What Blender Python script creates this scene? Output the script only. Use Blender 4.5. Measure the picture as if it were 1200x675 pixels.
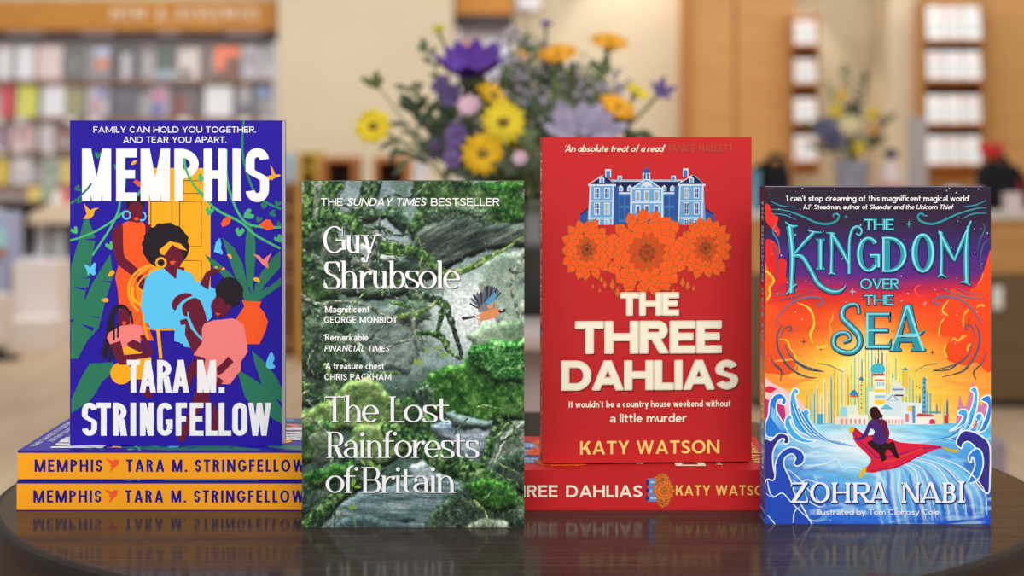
import bpy, bmesh, math, random
import numpy as np
from mathutils import Vector, Matrix

for o in list(bpy.data.objects):
    bpy.data.objects.remove(o)
SC = bpy.context.scene
COL = SC.collection
PI = math.pi

# ------------------------------------------------------------------ camera
F = 2206.0                      # focal length in photo pixels
CX, CY = 600.0, 164.0           # principal point: level camera, horizon at y = 164
TABLE_Z = 0.75
CAM_Z = TABLE_Z + 0.2205
cam_data = bpy.data.cameras.new('camera')
cam = bpy.data.objects.new('camera', cam_data)
COL.objects.link(cam)
cam.location = (0, 0, CAM_Z)
cam.rotation_euler = (PI / 2, 0, 0)
cam_data.sensor_width = 36.0
cam_data.lens = 36.0 * F / 1200.0
cam_data.shift_y = -(337.5 - CY) / 1200.0
cam_data.clip_start = 0.05
cam_data.dof.use_dof = True
cam_data.dof.focus_distance = 1.10
cam_data.dof.aperture_fstop = 7.5
SC.camera = cam

# ------------------------------------------------------------------ light
world = bpy.data.worlds.new('World')
SC.world = world
world.use_nodes = True
world.node_tree.nodes['Background'].inputs[0].default_value = (1.0, 0.985, 0.97, 1)
world.node_tree.nodes['Background'].inputs[1].default_value = 0.55


def area_light(name, loc, target, sx, sy, power, col=(1, 0.98, 0.955)):
    d = bpy.data.lights.new(name, 'AREA')
    d.shape = 'RECTANGLE'
    d.size, d.size_y, d.energy, d.color = sx, sy, power, col
    o = bpy.data.objects.new(name, d)
    COL.objects.link(o)
    o.location = loc
    o.rotation_euler = (Vector(target) - Vector(loc)).to_track_quat('-Z', 'Y').to_euler()
    return o


def spot_light(name, loc, target, power, angle, blend=0.3, col=(1, 0.93, 0.82)):
    d = bpy.data.lights.new(name, 'SPOT')
    d.energy, d.spot_size, d.spot_blend, d.color = power, math.radians(angle), blend, col
    d.shadow_soft_size = 0.04
    o = bpy.data.objects.new(name, d)
    COL.objects.link(o)
    o.location = loc
    o.rotation_euler = (Vector(target) - Vector(loc)).to_track_quat('-Z', 'Y').to_euler()
    return o


area_light('front_fill_light', (0.1, -1.7, 2.3), (0, 1.2, 0.85), 2.6, 1.6, 73)  # unseen key light added behind the camera for even light on the covers
area_light('right_fill_light', (1.9, 0.9, 2.6), (0, 1.15, 0.8), 1.2, 1.2, 20)  # added fill, no fixture: brightens page edges facing right
area_light('ceiling_light_middle', (0, 4.2, 3.4), (0, 4.3, 0), 4.0, 2.5, 48)
area_light('far_shelf_fill_light', (0, 8.5, 2.7), (0, 11.2, 0.9), 7.0, 1.0, 94)  # added fill, set low and tilted to brighten bookcases and back wall
spot_light('downlight_pale_wall', (0.74, 11.02, 2.55), (0.74, 11.26, 0.9), 45, 62)
spot_light('downlight_niche', (1.72, 11.12, 2.2), (1.74, 11.2, 0.4), 26, 58, 0.2)

SC.view_settings.view_transform = 'Standard'
SC.view_settings.look = 'None'
SC.view_settings.gamma = 1.0
SC.view_settings.exposure = 0.0
SC.view_settings.use_curve_mapping = False
SC.cycles.use_denoising = True
SC.cycles.max_bounces = 6
SC.render.film_transparent = False

# ------------------------------------------------------------------ helpers
def lin1(v):
    v /= 255.0
    return v / 12.92 if v <= 0.04045 else ((v + 0.055) / 1.055) ** 2.4


def lin(c):
    return (lin1(c[0]), lin1(c[1]), lin1(c[2]), 1.0)


def P(px, py, d):
    """point of the place seen at photo pixel (px, py) at depth d"""
    return Vector(((px - CX) * d / F, d, CAM_Z - (py - CY) * d / F))


def X(px, d):
    return (px - CX) * d / F


def Z(py, d):
    return CAM_Z - (py - CY) * d / F


MATS = {}


def mat(name, rgb, rough=0.6, spec=0.3, metal=0.0, noise=None, wood=None, bump=0.0):
    """noise = (scale, strength): mottled colour;  wood = (rgb2, scale, stretch vector)"""
    if name in MATS:
        return MATS[name]
    m = bpy.data.materials.new(name)
    m.use_nodes = True
    nt = m.node_tree
    b = nt.nodes['Principled BSDF']
    b.inputs['Base Color'].default_value = lin(rgb)
    b.inputs['Roughness'].default_value = rough
    b.inputs['Specular IOR Level'].default_value = spec
    b.inputs['Metallic'].default_value = metal
    if noise or wood:
        tc = nt.nodes.new('ShaderNodeTexCoord')
        mp = nt.nodes.new('ShaderNodeMapping')
        nz = nt.nodes.new('ShaderNodeTexNoise')
        cr = nt.nodes.new('ShaderNodeValToRGB')
        nt.links.new(tc.outputs['Object'], mp.inputs['Vector'])
        nt.links.new(mp.outputs['Vector'], nz.inputs['Vector'])
        nt.links.new(nz.outputs['Fac'], cr.inputs['Fac'])
        nt.links.new(cr.outputs['Color'], b.inputs['Base Color'])
        nz.inputs['Detail'].default_value = 6
        nz.inputs['Roughness'].default_value = 0.65
        if wood:
            rgb2, sc, st = wood
            mp.inputs['Scale'].default_value = st
            nz.inputs['Scale'].default_value = sc
            nz.inputs['Distortion'].default_value = 0.6
            cr.color_ramp.elements[0].position = 0.32
            cr.color_ramp.elements[1].position = 0.68
            cr.color_ramp.elements[0].color = lin(rgb2)
            cr.color_ramp.elements[1].color = lin(rgb)
        else:
            sc, stg = noise
            nz.inputs['Scale'].default_value = sc
            lo = tuple(max(0, v * (1 - stg)) for v in rgb)
            hi = tuple(min(255, v * (1 + stg * 0.6)) for v in rgb)
            cr.color_ramp.elements[0].position = 0.3
            cr.color_ramp.elements[1].position = 0.7
            cr.color_ramp.elements[0].color = lin(lo)
            cr.color_ramp.elements[1].color = lin(hi)
        if bump:
            bp = nt.nodes.new('ShaderNodeBump')
            bp.inputs['Strength'].default_value = bump
            bp.inputs['Distance'].default_value = 0.001
            nt.links.new(nz.outputs['Fac'], bp.inputs['Height'])
            nt.links.new(bp.outputs['Normal'], b.inputs['Normal'])
    MATS[name] = m
    return m


def attr_mat(name, rough=0.45, spec=0.25, weave=0.0):
    """printed stock: the ink colours are stored per vertex"""
    if name in MATS:
        return MATS[name]
    m = bpy.data.materials.new(name)
    m.use_nodes = True
    nt = m.node_tree
    b = nt.nodes['Principled BSDF']
    a = nt.nodes.new('ShaderNodeAttribute')
    a.attribute_name = 'ink'
    nt.links.new(a.outputs['Color'], b.inputs['Base Color'])
    b.inputs['Roughness'].default_value = rough
    b.inputs['Specular IOR Level'].default_value = spec
    if weave:
        tc = nt.nodes.new('ShaderNodeTexCoord')
        nz = nt.nodes.new('ShaderNodeTexNoise')
        nz.inputs['Scale'].default_value = 1500
        bp = nt.nodes.new('ShaderNodeBump')
        bp.inputs['Strength'].default_value = weave
        bp.inputs['Distance'].default_value = 0.0002
        nt.links.new(tc.outputs['Object'], nz.inputs['Vector'])
        nt.links.new(nz.outputs['Fac'], bp.inputs['Height'])
        nt.links.new(bp.outputs['Normal'], b.inputs['Normal'])
    MATS[name] = m
    return m


class MB:
    """collects shapes into one bmesh and links it as one mesh object"""

    def __init__(self):
        self.bm = bmesh.new()

    def _merge(self, tmp, smooth=False, mi=0):
        for f in tmp.faces:
            f.smooth = smooth
            f.material_index = mi
        me = bpy.data.meshes.new('tmp')
        tmp.to_mesh(me)
        tmp.free()
        self.bm.from_mesh(me)
        bpy.data.meshes.remove(me)
        return self

    def box(self, x0, y0, z0, x1, y1, z1, bev=0.0, seg=2, mi=0, rot=None):
        t = bmesh.new()
        bmesh.ops.create_cube(t, size=1.0)
        for v in t.verts:
            v.co = Vector(((x0 + x1) / 2 + v.co.x * (x1 - x0), (y0 + y1) / 2 + v.co.y * (y1 - y0), (z0 + z1) / 2 + v.co.z * (z1 - z0)))
        if bev:
            bmesh.ops.bevel(t, geom=list(t.edges), offset=bev, segments=seg, affect='EDGES', profile=0.5)
        if rot:
            ang, axis, piv = rot
            bmesh.ops.rotate(t, verts=t.verts, cent=piv, matrix=Matrix.Rotation(ang, 3, axis))
        return self._merge(t, False, mi)

    def lathe(self, prof, cx=0, cy=0, n=48, mi=0, smooth=True):
        t = bmesh.new()
        rings = []
        for r, z in prof:
            if r <= 1e-6:
                rings.append([t.verts.new((cx, cy, z))])
            else:
                rings.append([t.verts.new((cx + r * math.cos(2 * PI * k / n), cy + r * math.sin(2 * PI * k / n), z)) for k in range(n)])
        for a, b in zip(rings, rings[1:]):
            for k in range(n):
                k2 = (k + 1) % n
                if len(a) == 1 and len(b) == 1:
                    continue
                if len(a) == 1:
                    t.faces.new((a[0], b[k2], b[k]))
                elif len(b) == 1:
                    t.faces.new((a[k], a[k2], b[0]))
                else:
                    t.faces.new((a[k], a[k2], b[k2], b[k]))
        bmesh.ops.recalc_face_normals(t, faces=t.faces)
        return self._merge(t, smooth, mi)

    def tube(self, pts, rad, n=8, mi=0):
        pts = [Vector(p) for p in pts]
        if not hasattr(rad, '__len__'):
            rad = [rad] * len(pts)
        t = bmesh.new()
        rings = []
        for i, p in enumerate(pts):
            d = (pts[min(i + 1, len(pts) - 1)] - pts[max(i - 1, 0)]).normalized()
            u = d.cross(Vector((0.31, 0.17, 0.93)))
            if u.length < 1e-3:
                u = d.cross(Vector((1, 0, 0)))
            u.normalize()
            w = d.cross(u)
            rings.append([t.verts.new(p + (u * math.cos(2 * PI * k / n) + w * math.sin(2 * PI * k / n)) * rad[i]) for k in range(n)])
        for a, b in zip(rings, rings[1:]):
            for k in range(n):
                t.faces.new((a[k], a[(k + 1) % n], b[(k + 1) % n], b[k]))
        t.faces.new(rings[0])
        t.faces.new(rings[-1])
        bmesh.ops.recalc_face_normals(t, faces=t.faces)
        return self._merge(t, True, mi)

    def ball(self, c, r, sx=1, sy=1, sz=1, sub=2, mi=0, jitter=0.0, seed=0):
        t = bmesh.new()
        bmesh.ops.create_icosphere(t, subdivisions=sub, radius=1)
        rg = random.Random(seed)
        for v in t.verts:
            k = r * (1 + rg.uniform(-jitter, jitter))
            v.co = Vector((c[0] + v.co.x * k * sx, c[1] + v.co.y * k * sy, c[2] + v.co.z * k * sz))
        return self._merge(t, True, mi)

    def sheet(self, rows, mi=0, smooth=True, thick=0.0):
        """grid surface given as rows of points; thick makes it a solid skin"""
        t = bmesh.new()
        vs = [[t.verts.new(p) for p in r] for r in rows]
        for a, b in zip(vs, vs[1:]):
            for k in range(len(a) - 1):
                t.faces.new((a[k], a[k + 1], b[k + 1], b[k]))
        if thick:
            bmesh.ops.recalc_face_normals(t, faces=t.faces)
            bmesh.ops.solidify(t, geom=list(t.faces), thickness=thick)
        return self._merge(t, smooth, mi)

    def build(self, name, material, parent=None, loc=None):
        me = bpy.data.meshes.new(name)
        self.bm.to_mesh(me)
        self.bm.free()
        for m in (material if isinstance(material, (list, tuple)) else [material]):
            me.materials.append(m)
        o = bpy.data.objects.new(name, me)
        COL.objects.link(o)
        if parent is not None:
            o.parent = parent
        if loc is not None:
            o.location = loc
        return o


def tag(o, label, cat, group=None, kind=None):
    o['label'] = label
    o['category'] = cat
    if group:
        o['group'] = group
    if kind:
        o['kind'] = kind
    return o


def thing(name, label, cat, loc=(0, 0, 0), group=None):
    o = bpy.data.objects.new(name, None)
    COL.objects.link(o)
    o.location = loc
    o.empty_display_size = 0.02
    return tag(o, label, cat, group)


def struct(name, mb, m):
    o = mb.build(name, m)
    o['kind'] = 'structure'
    return o


def catmull(pts, closed=False, n=8):
    pts = [np.array(p, float) for p in pts]
    N = len(pts)
    if N < 3 and not closed:
        return [tuple(p) for p in pts]
    out = []
    for i in range(N if closed else N - 1):
        if closed:
            p0, p1, p2, p3 = pts[i - 1], pts[i], pts[(i + 1) % N], pts[(i + 2) % N]
        else:
            p0, p1, p2, p3 = pts[max(i - 1, 0)], pts[i], pts[i + 1], pts[min(i + 2, N - 1)]
        for k in range(n):
            t = k / n
            out.append(tuple(0.5 * ((2 * p1) + (-p0 + p2) * t + (2 * p0 - 5 * p1 + 4 * p2 - p3) * t * t + (-p0 + 3 * p1 - 3 * p2 + p3) * t ** 3)))
    if not closed:
        out.append(tuple(pts[-1]))
    return out


class Art:
    """flat printed shapes in the cover's own pixel frame; each shape has its ink colour"""
    STEP = 1.0e-6
    INC = 1.0

    def __init__(self, rect, size):
        self.x0, self.y0, self.x1, self.y1 = rect
        self.w, self.h = size
        self.v, self.f, self.c = [], [], []
        self.lv = 1

    def up(self, n=1):
        self.lv += n * 2
        return self

    def xy(self, p):
        return ((p[0] - self.x0) / (self.x1 - self.x0) * self.w, (self.y1 - p[1]) / (self.y1 - self.y0) * self.h)

    def poly(self, pts, col, clip=True, inc=None):
        self.lv += self.INC if inc is None else inc
        if clip:
            pts = self.clip(pts)
            if len(pts) < 3:
                return self
        q = [self.xy(p) for p in pts]
        ar = sum(q[i - 1][0] * q[i][1] - q[i][0] * q[i - 1][1] for i in range(len(q)))
        if ar < 0:
            q.reverse()
        b = len(self.v)
        self.v += [(x, -self.lv * self.STEP, z) for x, z in q]
        self.f.append(tuple(range(b, b + len(q))))
        self.c += [lin(col)] * len(q)
        return self

    def clip(self, pts):
        for ax, lim, sg in ((0, self.x0, 1), (0, self.x1, -1), (1, self.y0, 1), (1, self.y1, -1)):
            if all((p[ax] - lim) * sg >= 0 for p in pts):
                continue
            out = []
            for i in range(len(pts)):
                a, b = pts[i - 1], pts[i]
                da, db = (a[ax] - lim) * sg, (b[ax] - lim) * sg
                if (da >= 0) != (db >= 0):
                    t = da / (da - db)
                    out.append((a[0] + (b[0] - a[0]) * t, a[1] + (b[1] - a[1]) * t))
                if db >= 0:
                    out.append(b)
            pts = out
            if len(pts) < 3:
                return []
        return pts

    def blob(self, pts, col, n=6):
        return self.poly(catmull(pts, True, n), col)

    def disc(self, x, y, r, col, ry=None, n=20):
        ry = ry or r
        return self.poly([(x + r * math.cos(2 * PI * k / n), y + ry * math.sin(2 * PI * k / n)) for k in range(n)], col, inc=0 if r < 1 else None)

    def stroke(self, pts, wid, col, smooth=True, n=7):
        q = catmull(pts, False, n) if smooth else [tuple(p) for p in pts]
        m = len(q)
        if hasattr(wid, '__len__'):
            ws = np.interp(np.linspace(0, 1, m), np.linspace(0, 1, len(wid)), wid)
        else:
            ws = [wid] * m
        L, R = [], []
        for i in range(m):
            a, b = q[max(i - 1, 0)], q[min(i + 1, m - 1)]
            dx, dy = b[0] - a[0], b[1] - a[1]
            l = math.hypot(dx, dy) or 1
            nx, ny = -dy / l, dx / l
            h = max(ws[i], 0.02) / 2
            L.append((q[i][0] + nx * h, q[i][1] + ny * h))
            R.append((q[i][0] - nx * h, q[i][1] - ny * h))
        base = self.lv
        for i in range(m - 1):
            self.lv = base + self.INC * (1 + i % 2)
            self.poly([L[i], L[i + 1], R[i + 1]], col, inc=0)
            self.lv += self.INC * 2
            self.poly([L[i], R[i + 1], R[i]], col, inc=0)
        self.lv = base + self.INC * 4
        return self

    def star(self, x, y, r, col, k=0.18):
        return self.poly([(x + (r if i % 2 == 0 else r * k) * math.cos(i * PI / 4), y + (r if i % 2 == 0 else r * k) * math.sin(i * PI / 4)) for i in range(8)], col)

    def grid(self, img):
        """img: rows x cols x 3 sRGB array laid over the whole rectangle"""
        H, W = img.shape[:2]
        b = len(self.v)
        xs = np.linspace(0, self.w, W)
        zs = np.linspace(self.h, 0, H)
        for j in range(H):
            z = float(zs[j])
            self.v += [(float(x), -self.STEP * 2, z) for x in xs]
        im = np.clip(img, 0, 255) / 255.0
        im = np.where(im <= 0.04045, im / 12.92, ((im + 0.055) / 1.055) ** 2.4).reshape(-1, 3)
        self.c += [(r, g, bl, 1.0) for r, g, bl in im.tolist()]
        for j in range(H - 1):
            r = b + j * W
            self.f += [(r + i + W, r + i + W + 1, r + i + 1, r + i) for i in range(W - 1)]
        return self

    def build(self, name, material):
        me = bpy.data.meshes.new(name)
        me.from_pydata(self.v, [], self.f)
        a = me.attributes.new('ink', 'FLOAT_COLOR', 'POINT')
        a.data.foreach_set('color', np.array(self.c, np.float32).ravel())
        me.materials.append(material)
        o = bpy.data.objects.new(name, me)
        COL.objects.link(o)
        return o

# ------------------------------------------------------------------ lettering drawn from strokes
WID = dict(A=.76, B=.6, C=.7, D=.72, E=.52, F=.5, G=.76, H=.7, I=.16, J=.42, K=.64, L=.46, M=.9, N=.74, O=.82, P=.56, Q=.82, R=.6, S=.54, T=.58,
           U=.7, V=.7, W=1.05, X=.66, Y=.66, Z=.6, a=.5, b=.56, c=.48, d=.56, e=.54, f=.36, g=.56, h=.54, i=.16, j=.2, k=.5, l=.16, m=.82, n=.54,
           o=.58, p=.56, q=.56, r=.36, s=.44, t=.36, u=.54, v=.52, w=.78, x=.5, y=.52, z=.46)
WID.update({'.': .16, ',': .16, "'": .13, '`': .13, ' ': .24, '&': .68})


def font(w=.16, h=None, xh=.68, K=1.0, S=0.0, sh=.04, th=None, kx=1.0, tr=.1, one=False, ball=False, sharp=True):
    return dict(w=w, h=h if h is not None else w * .9, xh=xh, K=K, S=S, sh=sh, th=th if th is not None else w, kx=kx, tr=tr, one=one, ball=ball)


def gwidth(ch, f):
    b = WID[ch] * f['kx']
    if ch in "Iilj.,'`":
        b = f['w'] * (1.0 if ch not in "'`" else .8)
    if f['S'] and ch != ' ' and ch not in ".,'`":
        b += f['S'] * (2 if ch in 'AHKMNUXhikmnvwxyIlrTY' else 1.2)
    return b


def glyph(ch, f, W):
    w, h, x, K, S, sh, th = f['w'], f['h'], f['xh'], f['K'], f['S'], f['sh'], f['th']
    class Acc(list):
        g = 0

        def append(self, p):
            Acc.g += 1
            list.append(self, (Acc.g, p))

        def more(self, p):
            list.append(self, (Acc.g, p))
    out = Acc()

    def rect(x0, y0, x1, y1):
        out.append([(x0, y0), (x1, y0), (x1, y1), (x0, y1)])

    def serif(x0, x1, y, up, l=1, r=1):
        if not S:
            return
        y2 = y + sh if up else y - sh
        a, b = x0 - S * l, x1 + S * r
        yb = y + sh * 2.2 if up else y - sh * 2.2
        out.append([(a, y), (b, y), (b, y2), (x1, yb), (x0, yb), (a, y2)])

    def stem(x0, y0, y1, b=1, t=1, ww=None):
        ww = ww or w
        rect(x0, y0, x0 + ww, y1)
        if b:
            serif(x0, x0 + ww, y0, True)
        if t == 1:
            serif(x0, x0 + ww, y1, False)
        elif t == 2 and S:
            out.append([(x0 - S, y1 - sh), (x0, y1 - sh * 2.5), (x0 + ww, y1), (x0, y1)])

    def dg(x0, y0, x1, y1, t):
        out.append([(x0, y0), (x0 + t, y0), (x1 + t, y1), (x1, y1)])

    def ring(x0, y0, x1, y1, a0, a1, ww=None, hh=None):
        ww, hh = ww or w, hh or h
        rx = (x1 - x0) / 2
        H = (y1 - y0) / 2
        ry = min(H, rx * K) if K < 9 and K != 1.0 else H
        s = H - ry
        cx, cy = (x0 + x1) / 2, (y0 + y1) / 2
        N = max(6, int(abs(a1 - a0) / 10))
        A = [a0 + (a1 - a0) * i / N for i in range(N + 1)]
        if s > 1e-6:
            for k in (-180, 0, 180, 360):
                if a0 < k < a1:
                    A += [k - .01, k + .01]
            A.sort()
        o_, i_ = [], []
        for a in A:
            c_, s_ = math.cos(math.radians(a)), math.sin(math.radians(a))
            sg = s if s_ > 0 else -s
            if abs(s_) < 1e-9:
                sg = 0
            o_.append((cx + rx * c_, cy + sg + ry * s_))
            i_.append((cx + max(rx - ww, .005) * c_, cy + sg + max(ry - hh, .005) * s_))
        Acc.g += 1
        for i in range(len(A) - 1):
            out.more([o_[i], o_[i + 1], i_[i + 1], i_[i]])

    def path(pts, taper=None, n=7):
        q = catmull(pts, False, n)
        m = len(q)
        tp = np.interp(np.linspace(0, 1, m), np.linspace(0, 1, len(taper)), taper) if taper else [1] * m
        L, R = [], []
        for i in range(m):
            a, b = q[max(i - 1, 0)], q[min(i + 1, m - 1)]
            dx, dy = b[0] - a[0], b[1] - a[1]
            l = math.hypot(dx, dy) or 1
            nx, ny = -dy / l, dx / l
            hw = math.hypot(w * nx, h * ny) / 2 * tp[i]
            L.append((q[i][0] + nx * hw, q[i][1] + ny * hw))
            R.append((q[i][0] - nx * hw, q[i][1] - ny * hw))
        for i in range(m - 1):
            list.append(out, (Acc.g + 1 + i % 2, [L[i], L[i + 1], R[i + 1]]))
            list.append(out, (Acc.g + 3 + i % 2, [L[i], R[i + 1], R[i]]))
        Acc.g += 4

    def dot(cx, cy, r):
        out.append([(cx + r * math.cos(k * PI / 8), cy + r * math.sin(k * PI / 8)) for k in range(16)])

    def dbowl(xs, x1, y0, y1):
        H = (y1 - y0) / 2
        rx = min(x1 - xs, H * (1.0 if K == 1.0 else .62))
        if K != 1.0:
            rx = (x1 - xs) * .75
        xm = x1 - rx
        rect(xs, y0, xm, y0 + h)
        rect(xs, y1 - h, xm, y1)
        ring(xm - rx, y0, x1, y1, -90, 90)

    L, R = S, W - S
    if ch in 'AV':
        tl, tr_ = (th, w)
        a = max(tl, tr_) * 1.02
        c = W / 2
        if ch == 'A':
            dg(L, 0, c - a / 2, 1, tl)
            dg(R - tr_, 0, c + a / 2 - tr_, 1, tr_)
            yb = .2 if h > .05 else .3
            k = yb + h / 2
            xl = L + (c - a / 2 - L) * k + tl * .5
            rect(xl, yb, W - xl, yb + h)
            serif(L, L + tl, 0, True)
            serif(R - tr_, R, 0, True)
        else:
            tl, tr_ = w, th
            dg(c - a / 2, 0, L, 1, tl)
            dg(c + a / 2 - tr_, 0, R - tr_, 1, tr_)
            serif(L, L + tl, 1, False)
            serif(R - tr_, R, 1, False)
    elif ch == 'W' or ch == 'w':
        y1 = 1 if ch == 'W' else x
        q = (R - L - w) / 4
        t2 = w * .92
        dg(L + q - w * .0, 0, L, y1, t2)
        dg(L + q, 0, L + 2 * q, y1, min(th, t2))
        dg(L + 3 * q, 0, L + 2 * q, y1, t2)
        dg(L + 3 * q, 0, L + 4 * q, y1, min(th, t2))
    elif ch == 'B':
        stem(L, 0, 1, 0, 0)
        dbowl(L, W * .95, .5 - h * .45, 1)
        dbowl(L, W, 0, .5 + h * .45)
        serif(L, L + w, 0, True, 1, 0)
        serif(L, L + w, 1, False, 1, 0)
    elif ch == 'C' or ch == 'G':
        e = 42 if K == 1.0 else 18
        ring(0, 0, W, 1, e, 318 if K == 1.0 else 342)
        if ch == 'G':
            rect(W * .55, .5 - h, W, .5)
            rect(W - w, .12 if K == 1.0 else .2, W, .5)
            if K != 1.0:
                rect(W - w, 0, W, .5) if False else None
        if S:
            rect(W * .87 - sh * .9, .64, W * .87 + sh * .3, .97)
    elif ch == 'D':
        stem(L, 0, 1, 0, 0)
        dbowl(L, W, 0, 1)
        serif(L, L + w, 0, True, 1, 0)
        serif(L, L + w, 1, False, 1, 0)
    elif ch in 'EF':
        stem(L, 0, 1, 0, 0)
        rect(L, 1 - h, W, 1)
        rect(L, .5 - h * .42, W * .92, .5 + h * .58)
        if ch == 'E':
            rect(L, 0, W, h)
        if S:
            serif(L, L + w, 0, True, 1, 0 if ch == 'E' else 1)
            serif(L, L + w, 1, False, 1, 0)
            out.append([(W, 1), (W - sh, 1 - h), (W, 1 - h - .16)])
            if ch == 'E':
                out.append([(W, 0), (W - sh, h), (W + sh * .5, h + .18)])
    elif ch == 'H':
        stem(L, 0, 1)
        stem(R - w, 0, 1)
        rect(L, .5 - h * .45, R, .5 + h * .55)
    elif ch == 'I':
        stem((W - w) / 2, 0, 1)
    elif ch == 'J':
        rect(W - w, .3, W, 1)
        ring(-.1, 0, W, .6, 230, 360)
    elif ch == 'K':
        stem(L, 0, 1)
        t2 = w * 1.2
        dg(L + w * .6, .36, R - min(th, w) * 1.2, 1, min(th * 1.3, t2))
        dg(R - t2 + S * .5, 0, L + w + (R - L - w) * .22, .6, t2)
        serif(R - t2, R, 0, True)
        serif(R - t2, R - t2 * .5, 1, False)
    elif ch == 'L':
        stem(L, 0, 1, 0, 1)
        rect(L, 0, W, h)
        if S:
            serif(L, L + w, 0, True, 1, 0)
            out.append([(W, 0), (W - sh, h), (W + sh * .5, h + .2)])
    elif ch == 'M':
        c = W / 2
        t2 = w * (1.05 if K != 1.0 else 1.0)
        stem(L, 0, 1, 1, 0, min(w, th * 1.2) if th < w else w)
        stem(R - w, 0, 1)
        yb = 0 if K != 1.0 or S else .12
        dg(c - t2 / 2, yb, L, 1, t2)
        dg(c - t2 / 2, yb, R - t2, 1, min(th * 1.2, t2))
        serif(L, L + w, 1, False, 1, 0)
    elif ch == 'N':
        stem(L, 0, 1, 1, 0, th if th < w else w)
        stem(R - (th if th < w else w), 0, 1, 0, 1, th if th < w else w)
        dg(R - w * 1.05, 0, L, 1, w * 1.05)
        serif(L, L + w, 1, False, 1, 0)
    elif ch == 'O' or ch == 'Q':
        ring(0, 0, W, 1, 0, 360)
        if ch == 'Q':
            dg(W * .75, -.1, W * .5, .25, w)
    elif ch in 'PR':
        stem(L, 0, 1, 1, 0)
        serif(L, L + w, 1, False, 1, 0)
        yb = .42 if ch == 'P' else .44
        dbowl(L, W * (1 if ch == 'P' else .96), yb, 1)
        if ch == 'R':
            t2 = w * 1.12
            dg(R - t2 + S * .4, 0, max(L + w * .9, W * .38), .5, t2)
            serif(R - t2, R, 0, True, .2, 1)
    elif ch == 'S' or ch == 's':
        y1 = 1 if ch == 'S' else x
        a, b = w / 2, h / 2
        if K != 1.0 or w > .2:
            ring(0, .36, W, 1, 8 if K != 1.0 else 28, 186)
            ring(0, 0, W, .64, -172 if K != 1.0 else -152, 6)
            out.append(catmull([(0, .70), (.01 * W, .62), (.14 * W, .52), (.62 * W, .40), (W - w, .30)], False, 4) + catmull([(W, .30), (.99 * W, .38), (.86 * W, .48), (.38 * W, .60), (w, .70)], False, 4))
        else:
            ws = .8 if h < w * .7 else 1
            pts = [(W * .93, y1 * .80), (W * .78, y1 - b * 1.6), (W * .5, y1 - b), (W * .22, y1 - b * 2), (W * .08 + a * .7, y1 * .74), (W * .28, y1 * .58),
                   (W * .62, y1 * .46), (W - a * .9, y1 * .27), (W * .8, b * 2), (W * .5, b), (W * .2, b * 1.6), (W * .05, y1 * .2)]
            path(pts, (.8, 1, 1, 1, 1, 1.0, 1, 1, 1, 1, .8))
            if S:
                rect(W * .93 - sh * .7, y1 * .66, W * .93 + sh * .5, y1 * .97)
                rect(W * .05 - sh * .5, y1 * .03, W * .05 + sh * .7, y1 * .34)
    elif ch == 'T':
        stem((W - w) / 2, 0, 1, 1, 0)
        rect(0, 1 - h, W, 1)
        if S:
            out.append([(0, 1), (sh, 1 - h), (-sh * .3, 1 - h - .2)])
            out.append([(W, 1), (W - sh, 1 - h), (W + sh * .3, 1 - h - .2)])
    elif ch == 'U':
        ry = .36
        rect(L, ry, L + w, 1)
        rect(R - w, ry, R, 1)
        ring(L, 0, R, 2 * ry, 180, 360)
        serif(L, L + w, 1, False)
        serif(R - w, R, 1, False)
    elif ch in 'Xx':
        y1 = 1 if ch == 'X' else x
        dg(L, 0, R - w * 1.1, y1, min(th, w) * 1.1)
        dg(R - w * 1.1, 0, L, y1, w * 1.1)
    elif ch == 'Y':
        c = W / 2
        rect(c - w / 2, 0, c + w / 2, .45)
        dg(c - w / 2, .4, L, 1, w * 1.08)
        dg(c - w / 2, .4, R - w * 1.08, 1, min(th, w) * 1.08)
        serif(c - w / 2, c + w / 2, 0, True)
    elif ch in 'Zz':
        y1 = 1 if ch == 'Z' else x
        rect(0, 0, W, h)
        rect(0, y1 - h, W, y1)
        dg(0, h * .5, W - w * 1.3, y1 - h * .5, w * 1.3)
        if S:
            out.append([(W, 0), (W - sh, h), (W + sh * .5, h + .2)])
            out.append([(0, 1), (sh, 1 - h), (-sh * .3, 1 - h - .18)])
    # ---- lower case
    elif ch == 'o':
        ring(0, 0, W, x, 0, 360)
    elif ch == 'e':
        ring(0, 0, W, x, 0, 318)
        rect(w * .5, x * .5 - h * .5, W - w * .15, x * .5 + h * .5)
    elif ch == 'c':
        ring(0, 0, W, x, 48, 312)
        if f['ball']:
            dot(W * .84, x * .74, w * .55)
    elif ch in 'nhmr':
        stem(L, 0, 1.04 if ch == 'h' else x, 1, 2)
        if ch == 'r':
            if f['ball']:
                path([(L + w * .8, x * .55), (L + w + (W - L - w) * .25, x * .86), (W * .84, x - h)], (.6, .8, 1))
                dot(W - w * .45, x - w * .62, w * .56)
            else:
                path([(L + w * .6, x * .6), (L + w + (W - w) * .2, x * .86), (W - w * .1, x - h * .55)], (.8, .9, 1))
        elif ch == 'm':
            c = L + (R - L - w) / 2
            for a, b in ((L, c + w), (c, R)):
                ry = min(x * .5, (b - a) * .55)
                ring(a, x - 2 * ry, b, x, 0, 90)
                ring(a + w * .4, x - 2 * ry, b, x, 90, 165, h, h)
                stem(b - w, 0, x - ry, 1, 0)
        else:
            ry = min(x * .5, (R - L) * .55)
            ring(L, x - 2 * ry, R, x, 0, 90)
            ring(L + w * .4, x - 2 * ry, R, x, 90, 165, h, h)
            stem(R - w, 0, x - ry, 1, 0)
    elif ch == 'u':
        ry = min(x * .5, (R - L) * .55)
        stem(L, ry, x, 0, 2)
        stem(R - w, 0, x, 0, 2)
        if S:
            rect(R - w, 0, R + S, sh)
        ring(L, 0, R, 2 * ry, 180, 270)
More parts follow.
